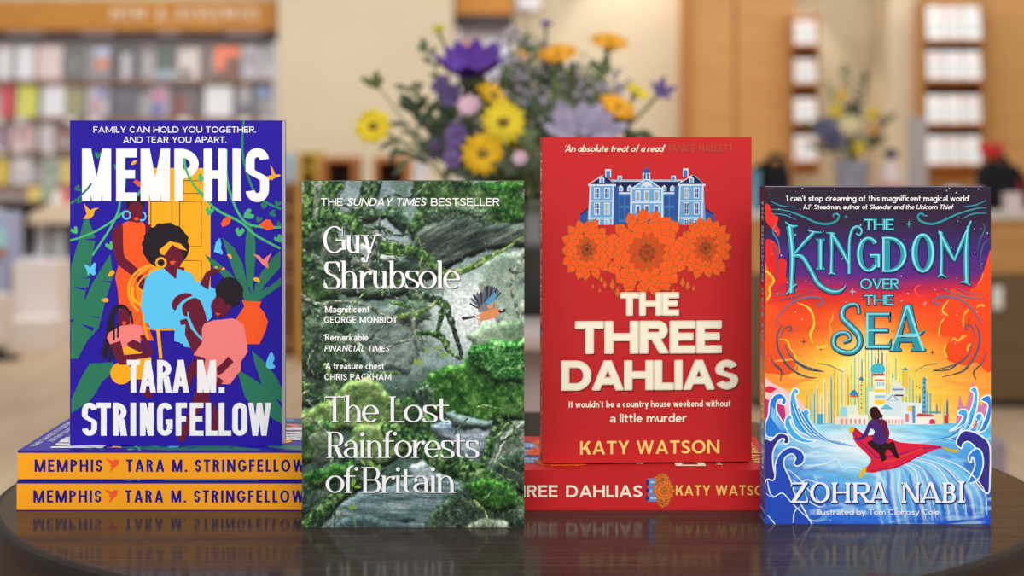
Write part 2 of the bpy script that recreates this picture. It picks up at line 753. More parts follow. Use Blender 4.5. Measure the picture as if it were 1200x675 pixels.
        ring(L, 0, R - w * .4, 2 * ry, 270, 345, h, h)
    elif ch in 'bpdqg' or (ch == 'a' and f['one']):
        if ch in 'bp':
            stem(L, 0 if ch == 'b' else -.3, 1.04 if ch == 'b' else x, 1 if ch == 'p' else 0, 2)
            ring(L, 0, W, x, -180, 180)
        else:
            stem(R - w, {'d': 0, 'a': 0, 'q': -.3, 'g': -.08}[ch], 1.04 if ch == 'd' else x, 0, 2 if ch == 'd' else 0)
            ring(0, 0, R, x, 0, 360)
            if ch == 'g':
                ring(0, -.32, R, .16, 205, 360)
            if ch in 'ad' and S:
                rect(R - w, 0, R + S, sh)
    elif ch == 'a':
        stem(R - w, 0, x * .66, 0, 0)
        if S:
            rect(R - w, 0, R + S, sh)
        ry = x * .34
        ring(W * .1, x - 2 * ry, R, x, 0, 90)
        ring(W * .06, x - 2 * ry, R, x, 90, 160, w * .8 if not f['ball'] else h, h)
        if f['ball']:
            dot(W * .16, x * .74, w * .55)
        ring(0, 0, R * 1.1, x * .58, 88, 300)
        rect(W * .5, x * .58 - h, R - w * .5, x * .58)
    elif ch == 'i' or ch == 'j':
        stem((W - w) / 2, 0 if ch == 'i' else -.2, x, 1 if ch == 'i' else 0, 2)
        dot(W / 2, x + .2 if S == 0 else x + .24, w * .6)
    elif ch == 'l':
        stem((W - w) / 2, 0, 1.04, 1, 2)
    elif ch == 'k':
        stem(L, 0, 1.04, 1, 2)
        dg(L + w * .6, x * .34, R - w * 1.15, x, min(th * 1.3, w * 1.15))
        dg(R - w * 1.2, 0, L + w, x * .6, w * 1.2)
    elif ch == 'f':
        x0 = W * .2
        stem(x0, 0, .8, 1, 0)
        rect(0, x - max(h, .03), W * .92, x)
        ring(x0, .56, W * 1.35, 1.06, 90, 180)
        if f['ball']:
            dot(W * 1.0, .93, w * .55)
    elif ch == 't':
        x0 = W * .22
        stem(x0, .16, x + .24, 0, 0)
        rect(0, x - max(h, .03), W * .95, x)
        ring(x0, 0, W * 1.25, .36, 180, 290)
    elif ch in 'vy':
        t2 = w * 1.08
        c = W / 2 - t2 / 2
        dg(c, 0, L, x, t2)
        if ch == 'v':
            dg(c, 0, R - t2, x, min(th * 1.2, t2))
        else:
            k = (R - t2 - c) / x
            tt = min(th * 1.3, t2)
            dg(c - k * .3, -.3, R - tt, x, tt)
            if f['ball']:
                path([(c - k * .3 + tt, -.28), (c - k * .3 - w * .2, -.31), (c - k * .3 - w * .7, -.24)], (1, 1, 1))
                dot(c - k * .3 - w * .75, -.22, w * .55)
            if S:
                serif(L, L + t2, x, False)
                serif(R - tt, R, x, False)
    elif ch == '.':
        dot(W / 2, w * .5, w * .56) if K == 1.0 else rect((W - w) / 2, 0, (W + w) / 2, h)
    elif ch == ',':
        out.append([(0, -.14), (w * .35, -.14), (w, w * .9), (0, w * .9)])
    elif ch == "'":
        out.append([(W * .1, .72), (W * .5, .72), (W, 1.0), (W * .2, 1.0)])
    elif ch == '`':
        out.append([(W * .5, .72), (W * .95, .72), (W * .8, 1.0), (0, .78)])
    elif ch == '&':
        path([(W, w * .4), (W * .3, .7), (W * .28, .88), (W * .45, .96), (W * .6, .84), (W * .2, .45), (w * .5, .22), (W * .4, h * .5), (W * .75, .2), (W * .92, .46)])
    return out


def put(art, polys, fn, col):
    base = art.lv
    gs = sorted(set(g for g, p in polys))
    for g, p in polys:
        art.lv = base + (1 + gs.index(g) % 5) * art.INC
        art.poly([fn(q) for q in p], col, inc=0)
    art.lv = base


def letter(art, ch, f, x0, yt, x1, yb, col, shear=0.0, dx=0, dy=0):
    s = yb - yt
    put(art, glyph(ch, f, (x1 - x0) / s), lambda p: (x0 + dx + p[0] * s + shear * p[1] * s, yb + dy - p[1] * s), col)


def text(art, s, f, x0, x1, yt, yb, col, shear=0.0, dx=0, dy=0):
    """one line fitted between x0 and x1; yt..yb is the cap height"""
    H = yb - yt
    nat = [gwidth(c, f) for c in s]
    tot = (x1 - x0) / H - f['tr'] * (len(s) - 1)
    fix = [c in "Iilj.,'`" for c in s]
    k = (tot - sum(n for n, q in zip(nat, fix) if q)) / sum(n for n, q in zip(nat, fix) if not q)
    cx = x0
    for c, n, q in zip(s, nat, fix):
        W = n if q else n * k
        if c != ' ':
            put(art, glyph(c, f, W), lambda p: (cx + dx + p[0] * H + shear * p[1] * H, yb + dy - p[1] * H), col)
        cx += (W + f['tr']) * H


RING8 = [(math.cos(k * PI / 4), math.sin(k * PI / 4)) for k in range(8)]

# ------------------------------------------------------------------ the room
OAK = mat('oak_veneer', (198, 150, 90), .5, .25, wood=((184, 134, 76), 3.0, (1, 1, 14)))
OAK_EDGE = mat('oak_edge', (184, 120, 58), .5, .25, wood=((166, 104, 46), 4.0, (12, 1, 1)))
PLASTER = mat('cream_plaster', (206, 193, 166), .85, .1, noise=(1.5, .03))
STONE = mat('pale_column_plaster', (222, 206, 178), .85, .1, noise=(1.5, .03))
WHITEB = mat('white_laminate', (240, 237, 242), .5, .2)
DARKB = mat('dark_grey_laminate', (72, 62, 64), .5, .2)
floor = struct('floor', MB().box(-7, -3, -.1, 7, 11.6, 0), mat('floor_boards', (218, 192, 160), .45, .25, wood=((196, 168, 136), 2.0, (6, .7, 1))))
struct('wall_back', MB().box(-7, 11.4, 0, 7, 11.5, 4.0), PLASTER)
struct('trim_1', MB().box(X(326, 11.0), 10.98, 0, X(531, 11.0), 11.4, 4.0, bev=.006), PLASTER)          # broad pier between the bookcases
m = MB()                                                                                               # oak panelling by the niche
for a, b_ in ((806, 861), (863, 931)):
    m.box(X(a, 11.1), 11.1, 0, X(b_, 11.1), 11.4, 4.0, bev=.004)
struct('trim_2', m, OAK)
struct('trim_3', MB().box(X(802, 11.06), 11.06, 0, X(809, 11.06), 11.4, 4.0, bev=.004), OAK_EDGE)
struct('trim_4', MB().box(X(1042, 10.8), 10.8, 0, X(1090, 10.8), 11.4, 4.0, bev=.006), STONE)           # slim column
m = MB()
for a, b_ in ((1087, 1158), (1159, 1235), (1236, 1330)):
    m.box(X(a, 10.6), 10.6, 0, X(b_, 10.6), 11.4, 4.0, bev=.004)
struct('trim_5', m, OAK)

# ------------------------------------------------------------------ the round table in front
TC = (0.006, 1.205)
TR = 0.328
tb = thing('round_table', 'round dark wooden table in front carrying the stacked and standing books', 'table', (TC[0], TC[1], 0))
WOODT = mat('dark_stained_wood', (74, 63, 57), .12, .018, wood=((45, 38, 36), 11, (1.4, 26, 1)))
WOODR = mat('dark_wood_edge', (46, 34, 28), .5, .12, wood=((32, 24, 20), 12, (1, 1, 9)))
e = .004
MB().lathe([(0, TABLE_Z - .036), (TR - .006, TABLE_Z - .036), (TR - .001, TABLE_Z - .031), (TR, TABLE_Z - .012), (TR, TABLE_Z - e), (TR - .0012, TABLE_Z - .0014), (TR - e, TABLE_Z - .0002), (TR - .006, TABLE_Z)], n=256, smooth=False).build('table_edge', WOODR, tb)
MB().lathe([(TR - .0061, TABLE_Z - .004), (TR - .006, TABLE_Z), (0, TABLE_Z)], n=256, smooth=False).build('table_top', WOODT, tb)
MB().lathe([(0, .02), (.05, .02), (.036, .07), (.03, .2), (.03, .6), (.045, .69), (.11, .714), (0, .714)], n=40).build('pedestal', WOODR, tb)
MB().lathe([(0, 0), (.2, 0), (.205, .008), (.19, .018), (.05, .03), (0, .03)], n=64).build('foot', WOODR, tb)

# ------------------------------------------------------------------ books in front
def zt(x0, y0, s):
    return lambda *pts: [(x0 + pts[i] / s, y0 + pts[i + 1] / s) for i in range(0, len(pts), 2)]


WHITE = (246, 247, 250)


def art_women_cover():
    A = Art((81.5, 144, 331.5, 526.5), (0.1285, 0.1966))
    R1, R2, R3, R4, R5, R6, R7, R8 = [zt(x, y, 6.138) for y in (140, 240, 340, 430) for x in (76, 206)]
    BLUE, DG, LG, YE, OR, SK, BK, CY_, PK = (40, 25, 162), (44, 122, 94), (74, 188, 112), (252, 176, 30), (252, 92, 38), (106, 26, 50), (36, 29, 38), (92, 202, 252), (248, 132, 130)
    MG = (40, 140, 105)
    A.poly([(80, 142), (333, 142), (333, 528), (80, 528)], BLUE).up()
    # door
    A.poly(R1(600, 368, 1048, 368, 1048, 1400, 600, 1400), YE)
    A.up()
    for r in (R1(615, 440, 705, 440, 705, 552, 615, 552), R1(852, 460, 978, 460, 978, 552, 852, 552), R1(618, 610, 770, 610, 770, 930, 618, 930), R1(826, 610, 982, 610, 982, 932, 826, 932),
              R1(826, 1036, 982, 1036, 982, 1400, 826, 1400)):
        A.stroke(r + [r[0]], 1.0, BK, smooth=False)
    # plants, left
    A.poly(R3(165, 115, 215, 250, 215, 290, 190, 420, 185, 540, 160, 640, 120, 800, 190, 940, 80, 1120, 42, 1120, 36, 560, 42, 460, 100, 270, 135, 130), DG)
    A.poly(R3(325, 375, 345, 540, 300, 680, 260, 830, 240, 910, 160, 1000, 90, 1130, 30, 1130, 60, 980, 110, 800, 150, 690, 200, 580), DG)
    A.up()
    for q in (R3(130, 270, 220, 258, 220, 282), R3(110, 545, 186, 538, 186, 552), R3(50, 612, 150, 618, 140, 640), R3(255, 568, 335, 572, 335, 586), R5(110, 265, 210, 292, 196, 320),
              R5(150, 208, 250, 215, 250, 226), R5(40, 235, 66, 225, 56, 250, 42, 255), R5(150, 0, 180, 0, 135, 110, 145, 40)):
        A.poly(q, BLUE)
    A.poly(R7(175, 0, 345, -10, 350, 60, 265, 130, 215, 220, 165, 280, 45, 355, 45, 260, 100, 130), DG)
    # plants, right
    A.poly(R8(440, 40, 560, 110, 690, 200, 775, 340, 775, 440, 680, 385, 560, 310, 500, 240), DG)
    A.poly(R6(548, 460, 640, 540, 720, 640, 775, 750, 775, 840, 690, 780, 620, 700, 580, 580), DG)
    A.poly(R4(205, 375, 290, 425, 400, 520, 470, 600, 520, 690, 440, 680, 330, 520, 270, 470), DG)
    A.poly(R4(335, 255, 420, 330, 480, 440, 510, 570, 525, 690, 470, 600, 430, 540, 370, 370), DG)
    A.poly(R4(532, 130, 575, 280, 575, 400, 555, 660, 520, 660, 500, 400, 505, 260), DG)
    A.poly(R4(755, 350, 755, 470, 640, 600, 560, 720, 550, 660, 610, 520, 690, 410), DG)
    A.poly(R4(760, 545, 760, 600, 690, 650, 560, 740, 540, 700, 640, 640), DG)
    A.poly(R6(460, 0, 720, 0, 640, 60, 590, 110, 500, 110), DG).up()
    for q in (R6(520, 0, 535, 0, 545, 60), R6(560, 0, 575, 0, 556, 60), R6(640, 0, 655, 0, 590, 50)):
        A.poly(q, BLUE)
    # vines
    A.stroke(R3(35, 278, 110, 255, 230, 205, 350, 130, 430, 65), 2.4, LG)
    A.stroke(R3(395, -40, 385, 60, 330, 180, 260, 290, 195, 385), 2.6, LG)
    A.stroke(R1(35, 625, 90, 590, 150, 530, 200, 440), 2.4, DG)
    A.stroke(R1(430, 250, 425, 380, 430, 480, 400, 600), 2.6, LG)
    A.stroke(R1(560, 440, 620, 400, 600, 440, 520, 570), 2.4, LG)
    A.stroke(R2(490, 25, 480, 180, 490, 310, 540, 480, 610, 590, 760, 665), 2.6, MG)
    A.stroke(R2(60, 290, 75, 380, 130, 490, 240, 620, 330, 690, 470, 760, 560, 840, 640, 890, 755, 950), 2.8, LG)
    A.stroke(R2(365, 240, 368, 440, 405, 580, 450, 690, 520, 770, 640, 795, 760, 795), 2.8, LG)

    def heart(px, py, r, ang, col):
        pts = [(0, -.3), (.45, -.85), (.95, -.5), (.75, .2), (0, 1), (-.75, .2), (-.95, -.5), (-.45, -.85)]
        c, s = math.cos(ang), math.sin(ang)
        A.blob([(px + r * (x * c - y * s), py + r * (x * s + y * c)) for x, y in pts], col, 4)
    for q in ((R3(68, 205), 4.6, -.6, LG), (R3(322, 315), 5.2, -.4, LG), (R1(90, 515), 4, 1.2, DG), (R1(100, 605), 3.4, .8, DG), (R1(236, 275), 4.2, .2, MG), (R1(370, 360), 3.6, .2, MG), (R2(185, 440), 5, .5, LG),
              (R4(242, 65), 5.2, .3, LG), (R4(525, 90), 6.5, 1.1, LG), (R4(462, 215), 5.6, .1, LG), (R4(600, 125), 4, .3, DG), (R4(635, 25), 3.4, -.2, DG), (R4(700, 82), 4.4, 1.4, DG), (R4(742, 265), 5, -.6, LG),
              (R4(735, 10), 4, .4, DG), (R2(635, 640), 4, .4, DG), (R4(745, 160), 3, .6, DG)):
        heart(q[0][0][0], q[0][0][1], q[1], q[2], q[3])
    A.up()
    # birds, petals
    A.poly(R3(135, 10, 180, 60, 205, 45, 245, 42, 212, 62, 205, 95, 180, 120, 130, 122, 155, 85), YE)
    A.poly(R2(682, 345, 705, 380, 718, 415, 755, 415, 752, 430, 715, 440, 695, 455, 655, 448, 648, 430, 695, 420), YE)
    A.poly(R4(560, 375, 600, 385, 630, 415, 690, 368, 665, 430, 668, 478, 630, 455, 600, 420), PK)
    A.poly(R3(135, 450, 165, 458, 180, 475, 210, 435, 220, 445, 215, 495, 222, 520, 200, 530, 180, 510, 160, 530, 158, 495), CY_)
    A.poly(R4(318, 260, 330, 300, 325, 335, 340, 360, 335, 380, 275, 358, 290, 290), CY_)
    A.blob(R6(690, 470, 712, 515, 700, 548, 718, 575, 690, 592, 652, 575, 660, 520), CY_)
    A.poly(R4(325, 160, 345, 120, 390, 100, 398, 125, 385, 160, 340, 180), OR)
    A.poly(R4(600, 165, 650, 125, 680, 128, 715, 185, 690, 198, 655, 203), OR)
    A.poly(R1(490, 470, 510, 452, 545, 470, 548, 510, 520, 495), OR)
    for q in (R1(475, 345, 488, 318, 515, 312, 505, 338), R3(308, 532, 330, 495, 350, 495, 355, 515, 330, 535), R5(258, 92, 285, 80, 310, 85, 308, 105, 285, 108), R4(370, 380, 395, 378, 405, 410, 385, 400), R4(560, 550, 590, 545, 608, 575, 575, 572), R4(275, 470, 300, 462, 298, 478), R4(318, 478, 350, 472, 352, 486, 325, 488)):
        A.blob(q, YE, 4)
    # standing woman in orange
    A.poly(R3(445, 140, 560, 145, 580, 170, 585, 300, 620, 470, 570, 560, 600, 900, 640, 1000, 600, 1000, 410, 1000, 380, 640, 360, 540, 385, 455, 420, 400, 408, 160), OR)
    A.up()
    A.blob(R3(412, 158, 360, 185, 335, 240, 350, 350, 375, 440, 440, 500, 500, 545, 525, 590, 545, 640, 575, 600, 560, 530, 490, 450, 430, 395, 418, 300), SK, 4)
    A.poly(R3(575, 170, 620, 160, 620, 260, 590, 310, 580, 240), SK)
    A.poly(R3(455, 100, 560, 100, 555, 140, 520, 150, 455, 135), SK)
    A.stroke([R3(556 + 25 * math.cos(t * .45), 103 + 30 * math.sin(t * .45))[0] for t in range(15)], 2.0, CY_, smooth=False)
    A.disc(*R3(505, 30)[0], 9.6, BK, 9.2)
    A.blob(R3(448, 50, 470, 5, 545, 5, 562, 60, 550, 115, 515, 140, 475, 125, 455, 100), SK, 4)
    A.up()
    A.blob(R3(440, -10, 480, -40, 540, -35, 572, 10, 565, 35, 520, -5, 470, 15, 448, 60), BK, 4)
    A.poly(R3(428, 55, 455, 50, 455, 90, 430, 95), SK)
    for cx_, cy_ in ((443, 94),):
        q = [R3(cx_ + 27 * math.cos(t * .45), cy_ + 28 * math.sin(t * .45))[0] for t in range(15)]
        A.stroke(q, 2.0, CY_, smooth=False)
    A.blob(R3(495, 115, 530, 112, 525, 130, 505, 130), OR, 4)
    # rattan chair
    for rr, w_ in ((30, 2.6), (20, 1.6)):
        q = [(R3(640, 640)[0][0] + rr * math.cos(t * .2 + 2.2), R3(640, 640)[0][1] + rr * math.sin(t * .2 + 2.2)) for t in range(15)]
        A.stroke(q, w_, YE, smooth=False)
    A.stroke(R3(590, 480, 500, 560, 480, 660, 500, 730), 2.4, YE)
    A.stroke(R3(640, 470, 560, 490, 500, 560, 470, 640), 2.2, (255, 140, 60))
    for k in range(5):
        A.stroke(R3(570, 650, 505 + 8 * k, 600 + 28 * k), 1.2, YE, smooth=False)
    A.stroke(R5(485, 0, 490, 80, 560, 140, 630, 190, 665, 280, 690, 515), 4.0, YE)
    A.stroke(R5(560, 150, 575, 290, 600, 380), 3.0, YE)
    A.stroke(R5(590, 295, 660, 305, 800, 305), 2.4, YE)
    A.poly(R5(630, 285, 800, 285, 800, 296, 640, 296), BK)
    A.up()
    # seated woman: afro, headband, face, dress
    hr = [(726 + 170 * math.cos(k * .19) * (1 + .05 * math.sin(k * 3.1)), 316 + 166 * math.sin(k * .19) * (1 + .05 * math.cos(k * 2.7))) for k in range(33)]
    A.blob(R3(*[v for p in hr for v in p]), BK, 3)
    A.up()
    A.poly(R3(680, 345, 755, 282, 830, 300, 880, 350, 830, 340, 770, 310, 715, 385, 688, 375), YE)
    A.poly(R3(775, 308, 830, 345, 855, 400, 830, 460, 800, 480, 815, 560, 760, 530, 705, 470, 720, 390), SK)
    A.poly(R3(770, 470, 860, 470, 860, 600, 800, 560, 740, 500), SK)
    A.up()
    A.blob(R3(755, 432, 790, 425, 792, 440, 770, 450), OR, 4)
    q = [R3(692 + 34 * math.cos(t * .45), 438 + 34 * math.sin(t * .45))[0] for t in range(15)]
    A.stroke(q, 2.6, YE, smooth=False)
    A.poly(R3(580, 550, 630, 500, 710, 478, 800, 558, 810, 480, 905, 510, 950, 585, 975, 570, 1100, 640, 1095, 670, 1050, 740, 1060, 830, 1030, 860, 1010, 860, 930, 780, 900, 900, 905, 1035, 830, 1020, 790, 900, 620, 920, 545, 770, 560, 650), CY_)
    A.poly(R6(-230, 0, 240, 0, 300, 15, 260, 80, 250, 160, 190, 380, 130, 440, 60, 430, 50, 405, -10, 390, -8, 300, -80, 295, -230, 250), CY_)
    A.up()
    A.poly(R4(175, 595, 215, 510, 270, 475, 310, 490, 340, 465, 320, 500, 250, 530, 235, 635), SK)
    A.poly(R4(-5, 0, -5, 0, -5, 0), SK) if False else None
    A.blob(R6(-30, 130, 0, 70, 70, 42, 120, 60, 60, 90, 20, 130, -5, 170), SK, 5)
    A.blob(R6(50, 130, 120, 80, 170, 90, 200, 150, 225, 240, 215, 330, 190, 370, 130, 290, 90, 220, 55, 200), SK, 4)
    A.poly(R6(30, 240, 80, 225, 110, 300, 190, 390, 180, 420, 130, 490, 90, 400, 65, 340, 70, 270, 35, 275), SK)
    A.up()
    A.stroke(R6(30, 225, 85, 218, 110, 260, 140, 320, 190, 375), 2.0, CY_)
    A.stroke(R6(88, 180, 92, 225), 1.6, CY_)
    # girl with braids
    A.blob(R5(330, 170, 370, 130, 430, 130, 465, 170, 480, 230, 420, 160, 370, 180, 340, 320, 305, 490, 265, 490, 290, 360, 310, 240), BK, 4)
    for q in (R5(470, 170, 488, 268), R5(352, 250, 352, 385), R5(382, 260, 380, 365), R5(310, 400, 290, 525), R5(332, 420, 320, 540), R5(350, 440, 345, 520), R5(300, 380, 275, 490)):
        A.stroke(q, 2.6, BK, smooth=False)
    A.up()
    A.blob(R5(385, 180, 420, 150, 455, 180, 468, 250, 450, 285, 410, 290, 385, 260), SK, 4)
    A.poly(R5(315, 330, 400, 280, 490, 268, 550, 280, 570, 340, 540, 360, 550, 440, 470, 480, 415, 490, 400, 390, 325, 415, 300, 365), PK)
    A.up()
    A.blob(R5(412, 252, 440, 250, 436, 268, 420, 272), OR, 4)
    for q in (R5(352, 290, 352, 385), R5(382, 290, 380, 365)):
        A.stroke(q, 2.4, BK, smooth=False)
    A.disc(*R7(405, 70)[0], 13, YE)
    A.poly(R5(415, 440, 470, 415, 545, 455, 560, 480, 622, 510, 620, 650, 540, 640, 480, 560, 420, 520), YE)
    A.poly(R7(500, -10, 600, -10, 600, 110, 500, 115), YE)
    A.up()
    A.poly(R5(325, 412, 400, 388, 425, 490, 540, 480, 600, 455, 630, 480, 600, 510, 520, 520, 450, 560, 390, 560, 355, 490), SK)
    A.poly(R5(448, 405, 490, 378, 540, 400, 580, 450, 540, 470, 455, 430), SK)
    A.poly(R5(540, 350, 575, 345, 632, 460, 635, 490, 600, 470, 560, 400), SK)
    A.poly(R7(520, 110, 560, 130, 640, 235, 600, 250, 560, 225), SK)
    # second girl, pink top
    hr = [(385 + 100 * math.cos(k * .3) * (1 + .06 * math.sin(k * 2.3)), 40 + 112 * math.sin(k * .3)) for k in range(21)]
    A.blob(R6(*[v for p in hr for v in p]), BK, 3)
    A.up()
    A.poly(R6(375, 120, 405, 135, 370, 200, 345, 200), SK)
    A.blob(R6(265, 110, 290, 75, 330, 75, 360, 120, 375, 160, 350, 210, 310, 220, 275, 190), SK, 4)
    A.up()
    A.poly(R6(285, 185, 322, 192, 305, 205), OR)
    A.poly(R6(205, 265, 270, 240, 410, 226, 440, 235, 490, 270, 515, 400, 518, 470, 470, 540, 470, 600, 390, 700, 300, 700, 210, 640, 210, 510, 128, 490, 190, 400, 190, 300), PK)
    A.poly(R8(215, 0, 470, -20, 465, 20, 395, 148, 290, 95, 220, 60), PK)
    A.up()
    A.poly(R6(380, 500, 418, 540, 340, 620, 300, 640, 295, 580, 330, 555), SK)
    A.poly(R6(155, 498, 215, 520, 195, 600, 110, 660, 80, 620, 100, 560), SK)
    A.poly(R8(90, 20, 150, 0, 160, 60, 120, 105, 95, 180, 80, 100), SK)
    A.poly(R8(300, 90, 345, 125, 320, 160, 290, 170), SK)
    A.poly(R8(150, 170, 245, 160, 240, 270, 200, 300, 60, 560, 15, 560, 15, 520, 60, 430, 110, 300), SK)
    A.poly(R8(265, 265, 310, 350, 320, 500, 250, 500, 270, 400), SK)
    # pot
    A.poly(R6(478, 92, 500, 100, 600, 105, 618, 98, 605, 145, 640, 185, 665, 250, 650, 310, 605, 412, 515, 412, 515, 400, 490, 270, 435, 230, 495, 140), OR)
    A.up(2)
    art_n = A.lv
    # lettering
    T = Art((81.5, 144, 331.5, 526.5), (0.1285, 0.1966))
    T.lv = art_n
    fg = font(w=.15, h=.14, tr=.14)
    text(T, 'FAMILY CAN HOLD YOU TOGETHER.', fg, 109.2, 300.5, 151.2, 158.4, WHITE)
    text(T, 'AND TEAR YOU APART.', fg, 144.1, 265.5, 163.0, 170.2, WHITE)
    fc = font(w=.165, h=.165, K=1.05)
    for ch, a, b in (('M', 95.9, 130), ('E', 136, 160), ('M', 164.8, 199.2), ('P', 204.4, 233), ('H', 238.8, 266), ('I', 272.6, 283.2)):
        letter(T, ch, fc, a, 177.4, b, 238.8, WHITE)
    letter(T, 'S', fc, 288.3, 176.6, 315.6, 240, WHITE)
    fd = font(w=.17, h=.155, K=1.05)
    for ch, a, b in (('T', 148.5, 164), ('A', 163.6, 182.8), ('R', 184.2, 201.5), ('A', 202.2, 221.6), ('M', 231.3, 253.4), ('.', 256.6, 263.4)):
        letter(T, ch, fd, a, 425.6, b, 464, WHITE)
    for ch, a, b in (('S', 95.9, 113.5), ('T', 112.9, 129.8), ('R', 132.2, 148.8), ('I', 153.2, 159), ('N', 164, 180.6), ('G', 184.2, 202.4), ('F', 206, 219.2), ('E', 222.6, 238.6), ('L', 241, 255.4), ('L', 256.6, 271.2), ('O', 272.5, 290.2), ('W', 291.3, 318.4)):
        letter(T, ch, fd, a, 476, b, 514.8, WHITE)
    # vines that run over the title
    A.lv = T.lv + 12
    A.stroke(R1(120, 560, 160, 520, 190, 480), 2.4, (52, 128, 100))
    A.stroke(R2(62, 300, 75, 380, 130, 490, 200, 560), 2.8, LG)
    A.stroke(R2(370, 480, 405, 590), 2.0, LG)
    return A, T


def art_women_spine():
    A = Art((21, 531, 408.2, 565.5), (0.1966, 0.0175))
    OR, NB = (252, 168, 32), (40, 26, 130)
    A.poly([(21, 534), (409, 534), (409, 564.6), (21, 564.6)], OR).up()
    fs = font(w=.2, h=.17, K=1.25, tr=.2)
    text(A, 'MEMPHIS', fs, 40.5, 120, 541.6, 556.2, NB)
    text(A, 'TARA M. STRINGFELLOW', fs, 148, 357.5, 541.6, 556.2, NB)
    z = zt(0, 480, 3.0)
    A.poly(z(372, 181, 398, 190, 404, 184, 414, 186, 421, 183, 417, 192, 416, 204, 404, 213, 396, 222, 386, 232, 388, 222, 394, 212, 384, 206, 392, 203, 378, 190), (246, 92, 50))
    A.poly([(372, 545), (400, 545), (400, 553), (372, 553)], NB)
    return A


# ---- painted grounds (colour laid down per grid point of the cover sheet)
class Paint:
    def __init__(self, rect, s, seed=1):
        self.x0, self.y0, self.x1, self.y1 = rect
        self.W, self.H = int((self.x1 - self.x0) * s), int((self.y1 - self.y0) * s)
        self.rg = np.random.RandomState(seed)
        self.x = np.linspace(self.x0, self.x1, self.W)[None, :].repeat(self.H, 0)
        self.y = np.linspace(self.y0, self.y1, self.H)[:, None].repeat(self.W, 1)
        self.im = np.zeros((self.H, self.W, 3))

    def noise(self, px, aspect=1.0, octs=4, ang=0.0):
        """fractal value noise, features about px pixels wide, mean 0.5"""
        out, amp, tot = np.zeros((self.H, self.W)), 1.0, 0.0
        c, s = math.cos(ang), math.sin(ang)
        u, v = self.x * c + self.y * s, -self.x * s + self.y * c
        for o in range(octs):
            g = self.rg.rand(64, 64)
            a, b = u / (px * aspect) + self.rg.rand() * 50 + 200, v / px + self.rg.rand() * 50 + 200
            ia, ib = np.floor(a).astype(int), np.floor(b).astype(int)
            fa, fb = a - ia, b - ib
            fa, fb = fa * fa * (3 - 2 * fa), fb * fb * (3 - 2 * fb)
            q = lambda i, j: g[(ib + j) % 64, (ia + i) % 64]
            out += amp * (q(0, 0) * (1 - fa) * (1 - fb) + q(1, 0) * fa * (1 - fb) + q(0, 1) * (1 - fa) * fb + q(1, 1) * fa * fb)
            tot += amp
            amp *= .55
            px /= 2.0
        return out / tot

    def mix(self, m, col):
        m = np.clip(m, 0, 1)[..., None]
        self.im = self.im * (1 - m) + np.array(col, float) * m if not isinstance(col, np.ndarray) else self.im * (1 - m) + col * m

    def inside(self, pts, warp=4.0, wpx=10, soft=0.0):
        wx = self.x + (self.noise(wpx) - .5) * 2 * warp * 1.6
        wy = self.y + (self.noise(wpx) - .5) * 2 * warp * 1.6
        m = np.zeros((self.H, self.W), bool)
        for i in range(len(pts)):
            (ax, ay), (bx, by) = pts[i - 1], pts[i]
            if ay == by:
                continue
            cr = (ay > wy) != (by > wy)
            m ^= cr & (wx < (bx - ax) * (wy - ay) / (by - ay) + ax)
        return m.astype(float)

    def blur(self, a, r):
        for ax in (0, 1):
            for _ in range(2):
                k = int(r)
                c = np.cumsum(np.pad(a, [(k + 1, k) if q == ax else (0, 0) for q in (0, 1)], 'edge'), ax)
                n = a.shape[ax]
                hi = np.take(c, np.arange(n) + 2 * k + 1, ax)
                lo = np.take(c, np.arange(n), ax)
                a = (hi - lo) / (2 * k + 1)
        return a

    def along(self, pts, wid, warp=2.0, wpx=7):
        """distance field of a limb: returns (mask, signed side -1..1)"""
        q = catmull(pts, False, 6)
        ws = np.interp(np.linspace(0, 1, len(q)), np.linspace(0, 1, len(wid)), wid)
        wx = self.x + (self.noise(wpx) - .5) * 2 * warp
        wy = self.y + (self.noise(wpx) - .5) * 2 * warp
        best = np.full((self.H, self.W), 9.0)
        side = np.zeros((self.H, self.W))
        for i in range(len(q) - 1):
            (ax, ay), (bx, by) = q[i], q[i + 1]
            dx, dy = bx - ax, by - ay
            l2 = dx * dx + dy * dy + 1e-9
            t = np.clip(((wx - ax) * dx + (wy - ay) * dy) / l2, 0, 1)
            r = (ws[i] + (ws[i + 1] - ws[i]) * t) / 2
            ex, ey = wx - ax - t * dx, wy - ay - t * dy
            d = np.hypot(ex, ey) / np.maximum(r, .3)
            k = d < best
            best = np.where(k, d, best)
            side = np.where(k, ey / np.maximum(r, .3), side)
        return np.clip((1.15 - best) * 5, 0, 1), side

    def tex(self, cols, px=5, aspect=1.0, ang=0.0, gain=2.2):
        """colour field from a dark-to-light palette"""
        n = np.clip((self.noise(px, aspect, 4, ang) - .5) * gain + .5, 0, 1)
        k = np.linspace(0, 1, len(cols))
        return np.stack([np.interp(n, k, [c[i] for c in cols]) for i in range(3)], -1)


MOSS = [(16, 32, 24), (36, 62, 38), (56, 92, 48), (88, 126, 66), (150, 178, 118)]
MOSS2 = [(16, 40, 20), (32, 74, 30), (48, 100, 38), (76, 132, 54), (146, 188, 108)]
BARK = [(30, 38, 38), (48, 60, 58), (70, 84, 78), (98, 112, 102), (150, 164, 150)]
DARK = [(18, 32, 28), (34, 54, 44), (54, 78, 60), (84, 108, 84), (146, 164, 138)]
ROCK = [(58, 72, 62), (84, 98, 84), (112, 126, 108), (146, 158, 138), (196, 204, 188)]
LIME = [(52, 82, 46), (80, 112, 58), (106, 138, 76), (136, 164, 98), (186, 204, 148)]


